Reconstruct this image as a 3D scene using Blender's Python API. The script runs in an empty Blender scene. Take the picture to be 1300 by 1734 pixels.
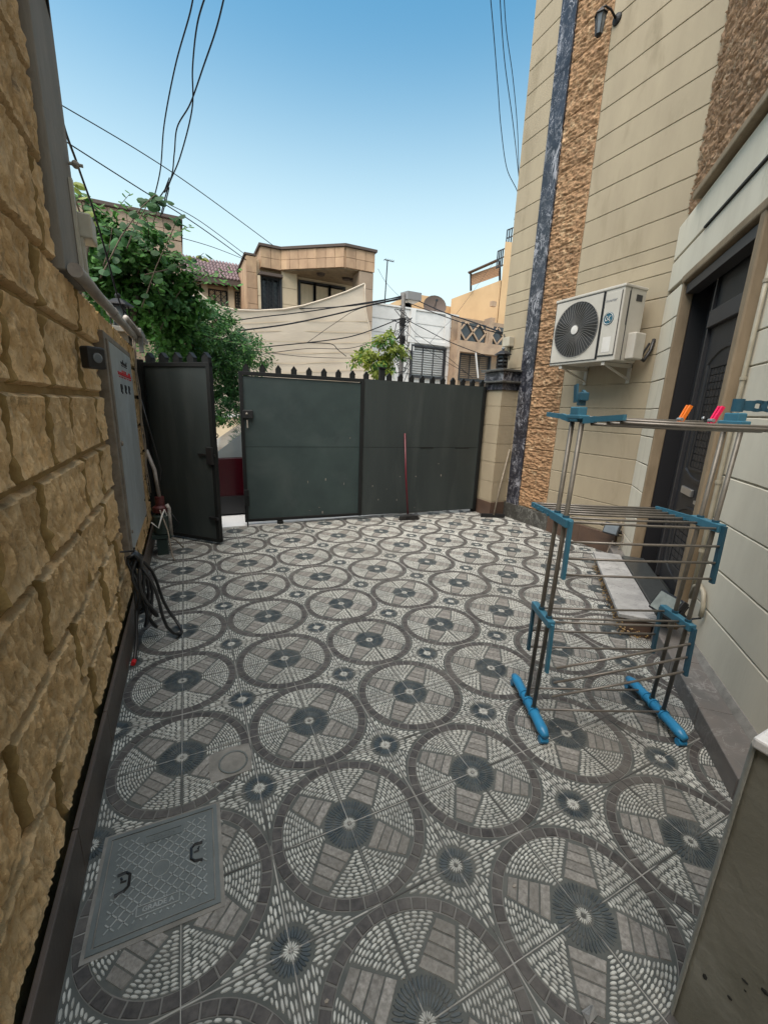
import bpy, bmesh, math, random
from mathutils import Vector, Matrix, noise as mnoise
random.seed(7)
SC = bpy.context.scene
COL = SC.collection
R = math.radians

# ---------------------------------------------------------------- camera
CAM = Vector((-0.4735, -1.1917, 1.6005))
AX = ((0.90386, -0.42600, 0.03739), (0.07122, 0.23617, 0.96910), (0.42054, 0.87386, -0.24397))   # right, up, forward
cd = bpy.data.cameras.new('camera'); cam = bpy.data.objects.new('camera', cd); COL.objects.link(cam)
r_, u_, f_ = [Vector(a) for a in AX]
f_.normalize(); r_ = (r_ - f_ * r_.dot(f_)).normalized(); u_ = r_.cross(f_)
mw = Matrix.Identity(4)
for i in range(3):
    mw[i][0] = r_[i]; mw[i][1] = u_[i]; mw[i][2] = -f_[i]; mw[i][3] = CAM[i]
cam.matrix_world = mw
cd.sensor_fit = 'HORIZONTAL'; cd.sensor_width = 36.0; cd.lens = 36.0 * 695.66 / 1300.0
cd.clip_start = 0.05; cd.clip_end = 600
SC.camera = cam
SC.render.resolution_x = 767; SC.render.resolution_y = 1024

# ---------------------------------------------------------------- soft evening daylight, no hard sun in the courtyard
SUN_EL, SUN_AZ = 64.0, 236.0        # azimuth clockwise from +Y
w = bpy.data.worlds.new('World'); SC.world = w; w.use_nodes = True
nt = w.node_tree; bg = nt.nodes['Background']
sky = nt.nodes.new('ShaderNodeTexSky'); sky.sky_type = 'NISHITA'; sky.sun_disc = False
sky.sun_elevation = R(SUN_EL); sky.sun_rotation = R(SUN_AZ); sky.air_density = 1.15; sky.dust_density = 2.2; sky.ozone_density = 1.6
hsv = nt.nodes.new('ShaderNodeHueSaturation'); hsv.inputs['Saturation'].default_value = 1.3; hsv.inputs['Hue'].default_value = 0.474; hsv.inputs['Value'].default_value = 1.15
nt.links.new(sky.outputs[0], hsv.inputs['Color']); tc = nt.nodes.new('ShaderNodeTexCoord'); sx_ = nt.nodes.new('ShaderNodeSeparateXYZ'); nt.links.new(tc.outputs['Generated'], sx_.inputs[0])
mr_ = nt.nodes.new('ShaderNodeMapRange'); mr_.interpolation_type = 'SMOOTHSTEP'; mr_.inputs['From Min'].default_value = 0.64; mr_.inputs['From Max'].default_value = 0.18; mr_.inputs['To Min'].default_value = 0.0; mr_.inputs['To Max'].default_value = 0.95; nt.links.new(sx_.outputs['Z'], mr_.inputs['Value'])
mx_ = nt.nodes.new('ShaderNodeMix'); mx_.data_type = 'RGBA'; nt.links.new(mr_.outputs[0], mx_.inputs[0]); nt.links.new(hsv.outputs[0], mx_.inputs[6]); mx_.inputs[7].default_value = (4.6, 5.7, 5.8, 1)      # pale evening haze low in the whole sky
nt.links.new(mx_.outputs[2], bg.inputs[0]); bg.inputs[1].default_value = 0.095
sl = bpy.data.lights.new('sky_fill', 'SUN'); sky_fill = bpy.data.objects.new('sky_fill', sl); COL.objects.link(sky_fill)
sl.energy = 3.5; sl.angle = R(66); sl.color = (1.0, 0.93, 0.82)  # very wide soft lamp, added as fill in place of open sky light
sd = Vector((math.sin(R(SUN_AZ)) * math.cos(R(SUN_EL)), math.cos(R(SUN_AZ)) * math.cos(R(SUN_EL)), math.sin(R(SUN_EL))))
sky_fill.rotation_euler = sd.to_track_quat('Z', 'Y').to_euler(); sky_fill.location = (8, -6, 12)
SC.view_settings.view_transform = 'Standard'; SC.view_settings.look = 'None'
SC.view_settings.gamma = 1.0; SC.view_settings.use_curve_mapping = False; SC.view_settings.exposure = 1.0

# ---------------------------------------------------------------- measuring helpers (lens of 695.66 px on a 1300 x 1734 picture)
def ray(u, v): return r_ * ((u - 650) / 695.66) + u_ * ((867 - v) / 695.66) + f_
def at(u, v, Y): d = ray(u, v); return CAM + d * ((Y - CAM.y) / d.y)          # point in the upright plane y = Y
def atx(u, v, X): d = ray(u, v); return CAM + d * ((X - CAM.x) / d.x)
def atz(u, v, Z=0.0): d = ray(u, v); return CAM + d * ((Z - CAM.z) / d.z)
Q2 = math.sqrt(0.5)
def DG(s, d, z): return Vector((2.13 + (s + d) * Q2, (s - d) * Q2, z))          # along / behind / above the slanting skirting line
def DL(p): return DG(*p)

# ---------------------------------------------------------------- mesh builder
class MB:
    def __init__(self, T=None): self.v = []; self.f = []; self.m = []; self.T = T
    def add(self, vs, fs, m=0):
        b = len(self.v)
        for p in vs:
            p = Vector(p); self.v.append(self.T(p) if self.T else p)
        for f in fs: self.f.append([b + i for i in f]); self.m.append(m)
    def box(self, a, b, m=0, bev=0.0):
        x0, x1 = sorted((a[0], b[0])); y0, y1 = sorted((a[1], b[1])); z0, z1 = sorted((a[2], b[2]))
        if bev <= 0:
            self.add([(x0,y0,z0),(x1,y0,z0),(x1,y1,z0),(x0,y1,z0),(x0,y0,z1),(x1,y0,z1),(x1,y1,z1),(x0,y1,z1)],
                     [(0,3,2,1),(4,5,6,7),(0,1,5,4),(1,2,6,5),(2,3,7,6),(3,0,4,7)], m); return
        bm = bmesh.new(); bmesh.ops.create_cube(bm, size=1)
        for q in bm.verts: q.co = Vector(((x0+x1)/2 + q.co.x*(x1-x0), (y0+y1)/2 + q.co.y*(y1-y0), (z0+z1)/2 + q.co.z*(z1-z0)))
        bmesh.ops.bevel(bm, geom=bm.edges[:], offset=bev, segments=2, affect='EDGES', profile=0.5)
        bm.verts.index_update()
        self.add([q.co.copy() for q in bm.verts], [[q.index for q in f.verts] for f in bm.faces], m); bm.free()
    def prism(self, poly, z0, z1, m=0):            # poly of (x, y), extruded in z
        n = len(poly)
        self.add([(p[0],p[1],z0) for p in poly] + [(p[0],p[1],z1) for p in poly],
                 [list(range(n))[::-1], list(range(n, 2*n))] + [(i, (i+1)%n, n+(i+1)%n, n+i) for i in range(n)], m)
    def hull(self, A, B, m=0):                     # two equal rings of 3-D points
        n = len(A)
        self.add(list(A) + list(B), [list(range(n))[::-1], list(range(n, 2*n))] + [(i, (i+1)%n, n+(i+1)%n, n+i) for i in range(n)], m)
    def tube(self, pts, r, n=8, m=0, cap=True):
        pts = [Vector(p) for p in pts]; rs = r if isinstance(r, (list, tuple)) else [r]*len(pts)
        vs = []; fs = []; up = None
        for i, p in enumerate(pts):
            t = (pts[min(i+1, len(pts)-1)] - pts[max(i-1, 0)])
            if t.length < 1e-9: t = Vector((0,0,1))
            t.normalize()
            if up is None: up = t.orthogonal().normalized()
            up = (up - t * up.dot(t))
            up = up.normalized() if up.length > 1e-6 else t.orthogonal().normalized()
            s = t.cross(up)
            for k in range(n):
                a = 2*math.pi*k/n; vs.append(p + (up*math.cos(a) + s*math.sin(a))*rs[i])
        for i in range(len(pts)-1):
            for k in range(n): fs.append((i*n+k, i*n+(k+1)%n, (i+1)*n+(k+1)%n, (i+1)*n+k))
        if cap: fs.append(list(range(n))[::-1]); fs.append([(len(pts)-1)*n+k for k in range(n)])
        self.add(vs, fs, m)
    def bar(self, a, b, w_, h_, m=0, up=(0,0,1)):  # rectangular bar from a to b
        a = Vector(a); b = Vector(b); t = (b-a).normalized(); up = Vector(up); s = t.cross(up)
        if s.length < 1e-6: s = t.orthogonal()
        s.normalize(); u = s.cross(t)
        ring = lambda p: [p + s*(w_/2) + u*(h_/2), p - s*(w_/2) + u*(h_/2), p - s*(w_/2) - u*(h_/2), p + s*(w_/2) - u*(h_/2)]
        self.hull(ring(a), ring(b), m)
    def lathe(self, c, prof, n=16, m=0, axis='z'):
        vs = []; fs = []
        for (r, h) in prof:
            for k in range(n):
                a = 2*math.pi*k/n; x, y = r*math.cos(a), r*math.sin(a)
                vs.append(Vector(c) + (Vector((x, y, h)) if axis == 'z' else Vector((h, x, y)) if axis == 'x' else Vector((x, h, y))))
        for i in range(len(prof)-1):
            for k in range(n): fs.append((i*n+k, i*n+(k+1)%n, (i+1)*n+(k+1)%n, (i+1)*n+k))
        fs.append(list(range(n))[::-1]); fs.append([(len(prof)-1)*n+k for k in range(n)])
        self.add(vs, fs, m)
    def ball(self, c, r, m=0, n=10, k=6, sc=(1,1,1)):
        prof = [(r*math.sin(math.pi*i/k)+1e-5, -r*math.cos(math.pi*i/k)) for i in range(k+1)]
        b = MB(); b.lathe((0,0,0), prof, n)
        self.add([Vector(c) + Vector((p.x*sc[0], p.y*sc[1], p.z*sc[2])) for p in b.v], b.f, m)
    def build(self, name, mats, parent=None, smooth=False, kind=None, label=None, autos=None):
        if not isinstance(mats, (list, tuple)): mats = [mats]
        o0 = Vector((0,0,0)); q = parent
        while q is not None: o0 += q.location; q = q.parent
        me = bpy.data.meshes.new(name)
        me.from_pydata([p - o0 for p in self.v], [], self.f)
        for a in mats: me.materials.append(a)
        me.polygons.foreach_set('material_index', self.m)
        if smooth: me.polygons.foreach_set('use_smooth', [True]*len(self.f))
        me.update()
        bm = bmesh.new(); bm.from_mesh(me); bmesh.ops.recalc_face_normals(bm, faces=bm.faces); bm.to_mesh(me); bm.free()
        if autos and hasattr(me, 'set_sharp_from_angle'): 
            me.polygons.foreach_set('use_smooth', [True]*len(me.polygons)); me.set_sharp_from_angle(angle=R(autos))
        o = bpy.data.objects.new(name, me); COL.objects.link(o)
        if parent is not None: o.parent = parent
        if kind: o['kind'] = kind
        if label: o['label'] = label
        return o
def tag(o, label, cat, group=None):
    o['label'] = label; o['category'] = cat
    if group: o['group'] = group
    return o
def thing(name, label, cat, loc=(0,0,0), group=None):
    o = bpy.data.objects.new(name, None); COL.objects.link(o); o.location = Vector(loc); o.empty_display_size = 0.1
    return tag(o, label, cat, group)
def textmesh(txt, size, T, mb, m=0, depth=0.002, rot=0, bold=0.0):
    cu = bpy.data.curves.new('t', 'FONT'); cu.body = txt; cu.size = size; cu.align_x = 'CENTER'; cu.align_y = 'CENTER'; cu.extrude = depth; cu.offset = bold; cu.resolution_u = 2
    o = bpy.data.objects.new('t', cu); COL.objects.link(o)
    dg = bpy.context.evaluated_depsgraph_get(); me = bpy.data.meshes.new_from_object(o.evaluated_get(dg))
    mb.add([T(v.co) for v in me.vertices], [list(p.vertices) for p in me.polygons], m)
    bpy.data.objects.remove(o); bpy.data.curves.remove(cu); bpy.data.meshes.remove(me)

# ---------------------------------------------------------------- materials
def mat(name, c1, c2=None, rough=0.7, sc=6.0, bump=0.0, bs=60.0, metal=0.0, isl=0.0, obj=0.0, stretch=(1,1,1), c3=None, c3t=(0.6,0.7), c3s=2.0, spec=0.5, bd=0.01, rough2=None, wave=None, trans=0.0, bstr=None, dirt=None):
    m = bpy.data.materials.new(name); m.use_nodes = True; N = m.node_tree; L = N.links; P = N.nodes['Principled BSDF']
    P.inputs['Roughness'].default_value = rough; P.inputs['Metallic'].default_value = metal; P.inputs['Specular IOR Level'].default_value = spec
    def nn(t, **k):
        x = N.nodes.new(t)
        for a, b in k.items(): setattr(x, a, b)
        return x
    geo = nn('ShaderNodeNewGeometry')
    mp = nn('ShaderNodeMapping'); mp.inputs['Scale'].default_value = stretch; L.new(geo.outputs['Position'], mp.inputs['Vector'])
    col = nn('ShaderNodeRGB'); col.outputs[0].default_value = (*c1, 1); cur = col.outputs[0]
    def mix(a, b, fac, bt='MIX'):
        x = nn('ShaderNodeMix', data_type='RGBA', blend_type=bt)
        if isinstance(fac, float): x.inputs[0].default_value = fac
        else: L.new(fac, x.inputs[0])
        for s, i in ((a, 6), (b, 7)):
            if isinstance(s, tuple): x.inputs[i].default_value = (*s, 1)
            else: L.new(s, x.inputs[i])
        return x.outputs[2]
    def nz(scale, det=5, rg=0.6, dist=0.0):
        x = nn('ShaderNodeTexNoise'); x.inputs['Scale'].default_value = scale; x.inputs['Detail'].default_value = det; x.inputs['Roughness'].default_value = rg; x.inputs['Distortion'].default_value = dist
        L.new(mp.outputs[0], x.inputs['Vector']); return x.outputs['Fac']
    def ramp(s, a, b):
        x = nn('ShaderNodeMapRange'); x.inputs['From Min'].default_value = a; x.inputs['From Max'].default_value = b; x.clamp = True
        L.new(s, x.inputs['Value']); return x.outputs[0]
    if c2: cur = mix(c1, c2, ramp(nz(sc), 0.35, 0.65))
    if c3: cur = mix(cur, c3, ramp(nz(c3s, 7, 0.65, 0.4), *c3t))
    if isl:
        a = nn('ShaderNodeHueSaturation'); L.new(cur, a.inputs['Color'])
        q = nn('ShaderNodeMapRange'); q.inputs['To Min'].default_value = 1-isl; q.inputs['To Max'].default_value = 1+isl
        L.new(geo.outputs['Random Per Island'], q.inputs['Value']); L.new(q.outputs[0], a.inputs['Value']); cur = a.outputs[0]
    if obj:
        oi = nn('ShaderNodeObjectInfo'); a = nn('ShaderNodeHueSaturation'); L.new(cur, a.inputs['Color'])
        q = nn('ShaderNodeMapRange'); q.inputs['To Min'].default_value = 1-obj; q.inputs['To Max'].default_value = 1+obj
        L.new(oi.outputs['Random'], q.inputs['Value']); L.new(q.outputs[0], a.inputs['Value']); cur = a.outputs[0]
    if dirt:
        cur = mix(cur, dirt[0], ramp(nz(dirt[1], 8, 0.7, 0.3), dirt[2], dirt[3]))
        f2 = nn('ShaderNodeMath', operation='MULTIPLY'); L.new(ramp(nz(dirt[1]*14, 4, 0.7), 0.45, 0.75), f2.inputs[0]); f2.inputs[1].default_value = 0.45
        cur = mix(cur, dirt[0], f2.outputs[0])
    L.new(cur, P.inputs['Base Color'])
    if rough2 is not None:
        q = nn('ShaderNodeMapRange'); q.inputs['To Min'].default_value = rough; q.inputs['To Max'].default_value = rough2
        L.new(nz(sc*1.7), q.inputs['Value']); L.new(q.outputs[0], P.inputs['Roughness'])
    if bump:
        b = nn('ShaderNodeBump'); b.inputs['Strength'].default_value = bump; b.inputs['Distance'].default_value = bd
        hsrc = nz(bs, 6, 0.65)
        if bstr:
            mb_ = nn('ShaderNodeMapping'); mb_.inputs['Scale'].default_value = bstr; L.new(geo.outputs['Position'], mb_.inputs['Vector']); L.new(mb_.outputs[0], hsrc.node.inputs['Vector'])
        L.new(hsrc, b.inputs['Height']); L.new(b.outputs[0], P.inputs['Normal'])
    if trans:
        P.inputs['Subsurface Weight'].default_value = 0
        td = nn('ShaderNodeBsdfTranslucent'); L.new(cur, td.inputs[0]); ms = nn('ShaderNodeMixShader'); ms.inputs[0].default_value = trans
        out = [x for x in N.nodes if x.type == 'OUTPUT_MATERIAL'][0]
        L.new(P.outputs[0], ms.inputs[1]); L.new(td.outputs[0], ms.inputs[2]); L.new(ms.outputs[0], out.inputs[0])
    m['_'] = 0
    return m
def marble(name, base, vein, vs=3.0, rough=0.25, wid=0.06, cloud=None):
    m = mat(name, base, cloud or tuple(x*1.8 for x in base), rough, 5.0, 0.0); N = m.node_tree; L = N.links; P = N.nodes['Principled BSDF']
    src = P.inputs['Base Color'].links[0].from_socket
    geo = N.nodes.new('ShaderNodeNewGeometry')
    prev = src
    for k, (s_, th) in enumerate(((vs, wid), (vs*2.7, wid*0.8), (vs*6, wid*0.5))):
        n1 = N.nodes.new('ShaderNodeTexNoise'); n1.inputs['Scale'].default_value = s_; n1.inputs['Detail'].default_value = 7; n1.inputs['Distortion'].default_value = 1.2; n1.inputs['Roughness'].default_value = 0.6
        mp = N.nodes.new('ShaderNodeMapping'); mp.inputs['Location'].default_value = (k*7.3, k*2.1, k*5.5); mp.inputs['Scale'].default_value = (1, 1, 0.7); L.new(geo.outputs['Position'], mp.inputs['Vector']); L.new(mp.outputs[0], n1.inputs['Vector'])
        ab = N.nodes.new('ShaderNodeMath'); ab.operation = 'SUBTRACT'; L.new(n1.outputs['Fac'], ab.inputs[0]); ab.inputs[1].default_value = 0.5
        a2 = N.nodes.new('ShaderNodeMath'); a2.operation = 'ABSOLUTE'; L.new(ab.outputs[0], a2.inputs[0])
        mr = N.nodes.new('ShaderNodeMapRange'); mr.inputs['From Min'].default_value = 0; mr.inputs['From Max'].default_value = th*0.5; mr.inputs['To Min'].default_value = 0.9; mr.inputs['To Max'].default_value = 0
        L.new(a2.outputs[0], mr.inputs['Value'])
        n2 = N.nodes.new('ShaderNodeTexNoise'); n2.inputs['Scale'].default_value = s_*0.8; L.new(mp.outputs[0], n2.inputs['Vector'])
        mr2 = N.nodes.new('ShaderNodeMapRange'); mr2.inputs['From Min'].default_value = 0.45; mr2.inputs['From Max'].default_value = 0.65; L.new(n2.outputs['Fac'], mr2.inputs['Value'])
        mu = N.nodes.new('ShaderNodeMath'); mu.operation = 'MULTIPLY'; L.new(mr.outputs[0], mu.inputs[0]); L.new(mr2.outputs[0], mu.inputs[1])
        mx = N.nodes.new('ShaderNodeMix'); mx.data_type = 'RGBA'; L.new(mu.outputs[0], mx.inputs[0]); L.new(prev, mx.inputs[6]); mx.inputs[7].default_value = (*vein, 1); prev = mx.outputs[2]
    L.new(prev, P.inputs['Base Color']); return m

M = {}
M['stoneL'] = mat('yellow_rock_face', (0.78,0.55,0.30), (0.66,0.43,0.205), 0.88, 5, 1.0, 95, c3=(0.36,0.24,0.12), c3t=(0.55,0.70), c3s=13, bstr=(1,1,0.6), obj=0.16, bd=0.016)
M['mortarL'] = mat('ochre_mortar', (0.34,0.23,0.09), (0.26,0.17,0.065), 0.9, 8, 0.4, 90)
M['plasterL'] = mat('grey_plaster', (0.25,0.225,0.19), (0.19,0.172,0.145), 0.9, 5, 0.5, 35, c3=(0.16,0.15,0.12), c3t=(0.6,0.75), c3s=6, stretch=(1,1,0.4))
M['plasterR'] = mat('cream_plaster', (0.335,0.28,0.19), (0.285,0.235,0.16), 0.75, 3.0, 0.3, 30, stretch=(1,1,0.3), c3=(0.21,0.17,0.105), c3t=(0.56,0.76), c3s=2.6, obj=0.05, bd=0.006)
M['plasterD'] = mat('grey_green_plaster', (0.61,0.57,0.465), (0.54,0.50,0.405), 0.7, 3.0, 0.3, 26, stretch=(1,1,0.35), c3=(0.36,0.33,0.25), c3t=(0.58,0.8), c3s=2.4, obj=0.04, bd=0.006)
M['joint'] = mat('wall_joint', (0.26,0.215,0.145), (0.42,0.36,0.26), 0.9, 14)
M['clad'] = mat('brown_split_stone', (0.35,0.21,0.11), (0.21,0.115,0.055), 0.85, 16, 0.8, 55, c3=(0.52,0.37,0.22), c3t=(0.55,0.7), c3s=9, obj=0.1)
M['clad2'] = mat('brown_split_stone_upper', (0.31,0.19,0.105), (0.19,0.11,0.06), 0.85, 16, 0.8, 55, c3=(0.40,0.30,0.20), c3t=(0.55,0.7), c3s=8, obj=0.1)
M['marbleB'] = marble('black_marble', (0.014,0.014,0.019), (0.42,0.42,0.45), 3.6, 0.30, 0.07, cloud=(0.028,0.03,0.042))
M['skirtB'] = marble('dark_skirting_marble', (0.035,0.034,0.03), (0.22,0.22,0.20), 4, 0.35, 0.05)
M['skirtBr'] = mat('brown_skirting', (0.105,0.065,0.045), (0.075,0.048,0.036), 0.45, 4, 0.1, 30)
M['skirtL'] = mat('grey_brown_skirting', (0.10,0.075,0.06), (0.07,0.055,0.045), 0.5, 3, 0.15, 30, c3=(0.18,0.15,0.12), c3t=(0.62,0.8), c3s=8)
M['ledge'] = marble('grey_ledge_marble', (0.115,0.112,0.108), (0.28,0.27,0.26), 1.6, 0.4, 0.04, cloud=(0.15,0.135,0.125))
M['step'] = marble('white_step_marble', (0.40,0.40,0.39), (0.10,0.10,0.10), 4.5, 0.4, 0.05, cloud=(0.27,0.27,0.265))
M['capw'] = marble('white_cap_marble', (0.66,0.66,0.65), (0.40,0.40,0.40), 2.5, 0.35, 0.03, cloud=(0.58,0.58,0.57))
M['granite'] = mat('dark_granite', (0.03,0.034,0.035), (0.05,0.055,0.055), 0.3, 40, 0.0)
M['jamb'] = mat('brown_door_surround', (0.25,0.19,0.12), (0.17,0.125,0.075), 0.7, 5, 0.3, 30, c3=(0.12,0.09,0.05), c3t=(0.6,0.78), c3s=6, stretch=(1,1,0.4))
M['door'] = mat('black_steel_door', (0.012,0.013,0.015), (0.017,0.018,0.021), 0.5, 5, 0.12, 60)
M['doorbar'] = mat('grey_steel_bar', (0.028,0.028,0.031), None, 0.5)
M['metal'] = mat('brushed_metal', (0.45,0.45,0.44), None, 0.35, metal=0.8)
M['gate'] = mat('grey_green_gate_sheet', (0.027,0.035,0.034), (0.020,0.027,0.027), 0.45, 3, 0.08, 7, c3=(0.040,0.048,0.046), c3t=(0.5,0.72), c3s=3.5, bd=0.01, rough2=0.6, stretch=(1,1,0.18))
M['gateF'] = mat('black_gate_frame', (0.006,0.007,0.007), (0.009,0.010,0.010), 0.6, 6, 0.15, 40, spec=0.3)
M['gateG'] = mat('greener_gate_sheet', (0.030,0.048,0.046), (0.022,0.036,0.036), 0.45, 3, 0.08, 7, c3=(0.042,0.058,0.056), c3t=(0.5,0.75), c3s=2.0, bd=0.01, rough2=0.6)
M['rust'] = mat('rust_spot', (0.22,0.19,0.15), (0.3,0.28,0.25), 0.8, 30)
M['mortar'] = mat('tile_mortar', (0.058,0.066,0.062), (0.085,0.092,0.086), 0.75, 9, 0.3, 120, bd=0.002, dirt=((0.13,0.125,0.11),1.1,0.55,0.95))
M['pebble'] = mat('white_pebble', (0.48,0.485,0.45), (0.37,0.375,0.35), 0.5, 7, 0.15, 150, isl=0.25, obj=0.07, bd=0.002, dirt=((0.22,0.21,0.185),1.1,0.52,0.85))
M['band'] = mat('dark_ring_block', (0.034,0.031,0.030), (0.066,0.060,0.057), 0.62, 45, 0.3, 90, isl=0.28, obj=0.12, bd=0.003, dirt=((0.14,0.13,0.115),1.1,0.5,0.85))
M['bandj'] = mat('ring_joint', (0.17,0.165,0.155), (0.12,0.12,0.11), 0.8, 12)
M['plank'] = mat('grey_brown_plank_inlay', (0.27,0.26,0.24), (0.14,0.132,0.12), 0.7, 70, 0.7, 90, isl=0.18, obj=0.08, bd=0.003, dirt=((0.15,0.14,0.12),1.1,0.48,0.8))
M['petal'] = mat('dark_petal', (0.026,0.037,0.044), (0.045,0.060,0.068), 0.5, 12, isl=0.3, dirt=((0.15,0.15,0.135),1.1,0.5,0.9))
M['tilej'] = mat('tile_joint_grout', (0.38,0.375,0.35), (0.22,0.215,0.20), 0.85, 5, c3=(0.06,0.06,0.057), c3t=(0.50,0.58), c3s=2.2)
M['street'] = mat('pale_street_concrete', (0.66,0.66,0.65), (0.58,0.58,0.57), 0.85, 1.2, 0.3, 30)
M['road'] = mat('asphalt', (0.06,0.06,0.062), (0.045,0.045,0.047), 0.9, 3, 0.4, 80)
M['soil'] = mat('dry_soil', (0.20,0.16,0.11), (0.15,0.12,0.08), 0.95, 3, 0.5, 20)
M['cover'] = mat('grey_cast_cover', (0.13,0.146,0.143), (0.10,0.114,0.112), 0.5, 8, 0.3, 110, c3=(0.17,0.19,0.185), c3t=(0.6,0.75), c3s=7, bd=0.003)
M['coverB'] = mat('highlit_cast_bars', (0.27,0.29,0.285), (0.20,0.22,0.215), 0.5, 8, 0.2, 110, c3=(0.32,0.33,0.32), c3t=(0.6,0.7), c3s=12, bd=0.003)  # paler colour paints the highlight on the raised bars
M['cement'] = mat('rough_cement', (0.24,0.23,0.21), (0.16,0.155,0.14), 0.9, 14, 0.7, 60, bd=0.004)
M['concW'] = mat('olive_concrete', (0.23,0.225,0.19), (0.145,0.142,0.11), 0.8, 2.2, 0.5, 24, c3=(0.30,0.30,0.26), c3t=(0.50,0.72), c3s=1.8, bd=0.006)
M['concE'] = mat('painted_lit_edge', (0.36,0.355,0.31), (0.27,0.265,0.225), 0.8, 10, 0.4, 40)  # sky light on the rounded corner, put into a pale colour
M['hole'] = mat('pit', (0.02,0.02,0.018), None, 0.9)
M['blk'] = mat('black_plastic', (0.012,0.012,0.013), None, 0.4)
M['blkr'] = mat('black_rubber_hose', (0.014,0.014,0.015), (0.02,0.02,0.021), 0.38, 30)
M['lantern'] = mat('black_lantern_metal', (0.008,0.008,0.009), (0.014,0.014,0.015), 0.5, 20, spec=0.3)
M['glass'] = mat('dull_glass', (0.16,0.18,0.19), (0.10,0.11,0.12), 0.15, 6)
M['white'] = mat('white_paint', (0.62,0.60,0.56), (0.52,0.50,0.46), 0.5, 5, 0.05, 60)
M['acbody'] = mat('ac_white_sheet', (0.47,0.445,0.39), (0.41,0.385,0.335), 0.42, 4, 0.06, 60, c3=(0.36,0.33,0.28), c3t=(0.62,0.82), c3s=5)
M['acwire'] = mat('ac_wire_guard', (0.17,0.165,0.155), None, 0.5)
M['acdark'] = mat('ac_grille', (0.05,0.05,0.05), None, 0.45)
M['acin'] = mat('ac_interior', (0.03,0.03,0.03), None, 0.6)
M['badge'] = mat('badge_blue', (0.015,0.085,0.13), None, 0.35)
M['grey'] = mat('grey_print', (0.22,0.22,0.22), None, 0.5)
M['beigebox'] = mat('beige_plastic_box', (0.42,0.39,0.31), (0.36,0.33,0.26), 0.55, 9)
M['pvc'] = mat('dirty_pvc', (0.36,0.33,0.30), (0.22,0.19,0.17), 0.5, 12, 0.1, 60, stretch=(1,0.3,1))
M['condR'] = mat('cream_painted_conduit', (0.36,0.33,0.25), (0.28,0.25,0.19), 0.5, 9)
M['steel'] = mat('panel_steel', (0.38,0.395,0.385), (0.31,0.325,0.32), 0.45, 3, 0.06, 40, c3=(0.42,0.45,0.455), c3t=(0.5,0.62), c3s=2.2, metal=0.1)
M['frameS'] = mat('dirty_frame', (0.24,0.20,0.155), (0.15,0.12,0.09), 0.7, 12, 0.2, 60)
M['red'] = mat('red_paint', (0.50,0.012,0.016), None, 0.5)
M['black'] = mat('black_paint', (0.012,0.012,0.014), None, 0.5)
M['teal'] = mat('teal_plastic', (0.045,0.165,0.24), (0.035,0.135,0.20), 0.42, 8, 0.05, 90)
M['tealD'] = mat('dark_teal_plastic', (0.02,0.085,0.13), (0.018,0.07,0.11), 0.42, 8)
M['blueF'] = mat('bright_blue_foot_plastic', (0.026,0.22,0.42), (0.022,0.18,0.35), 0.35, 8)
M['rod'] = mat('grey_coated_rod', (0.15,0.135,0.115), (0.21,0.19,0.165), 0.38, 14, metal=0.3)
M['pole'] = mat('brown_grey_pole', (0.105,0.094,0.075), (0.145,0.13,0.107), 0.4, 14, metal=0.2)
M['leafD'] = mat('dark_round_leaf', (0.020,0.060,0.022), (0.035,0.095,0.028), 0.6, 6, obj=0.35, trans=0.2, spec=0.2)
M['orange'] = mat('orange_peg', (0.85,0.20,0.01), None, 0.4)
M['pink'] = mat('pink_peg', (0.80,0.01,0.10), None, 0.4)
M['broomR'] = mat('red_broom_pole', (0.085,0.004,0.012), None, 0.4)
M['bristle'] = mat('dark_bristle', (0.012,0.011,0.010), None, 0.8)
M['wood'] = mat('weathered_pole', (0.26,0.22,0.17), (0.18,0.15,0.11), 0.7, 30)
M['floodglass'] = mat('flood_lamp_lens', (0.24,0.27,0.25), (0.15,0.17,0.16), 0.3, 14)
M['pumpG'] = mat('dark_green_motor', (0.02,0.035,0.03), None, 0.5)
M['pumpR'] = mat('maroon_pump_head', (0.07,0.012,0.012), None, 0.5)
M['alu'] = mat('dull_aluminium', (0.42,0.42,0.40), (0.30,0.30,0.29), 0.4, 20, metal=0.5)
M['yell'] = mat('yellow_sand_crumbs', (0.40,0.26,0.09), (0.26,0.20,0.13), 0.95, 30)
M['carR'] = mat('dark_red_car_paint', (0.032,0.002,0.005), None, 0.2)
M['carG'] = mat('car_glass', (0.10,0.115,0.12), None, 0.08, spec=0.9)
M['tyre'] = mat('tyre_rubber', (0.02,0.02,0.02), None, 0.8)
M['sail'] = mat('cream_shade_cloth', (0.50,0.43,0.34), (0.46,0.39,0.31), 0.9, 2, 0.15, 12, stretch=(1,1,3))
M['hstone'] = mat('brown_house_stone', (0.40,0.265,0.165), (0.30,0.19,0.115), 0.8, 3, 0.3, 18, c3=(0.50,0.34,0.20), c3t=(0.5,0.7), c3s=2, obj=0.12, stretch=(1,1,0.35))
M['hstone2'] = mat('grey_brown_house_stone', (0.32,0.24,0.17), (0.26,0.19,0.135), 0.8, 3, 0.3, 18, obj=0.1)
M['hcream'] = mat('cream_house_render', (0.52,0.42,0.29), (0.46,0.37,0.25), 0.85, 2, 0.2, 20, obj=0.04)
M['hdark'] = mat('dark_eaves', (0.07,0.05,0.04), None, 0.8)
M['hwhite'] = mat('white_house_render', (0.60,0.59,0.57), (0.52,0.51,0.49), 0.85, 2, 0.2, 16, obj=0.03)
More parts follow.
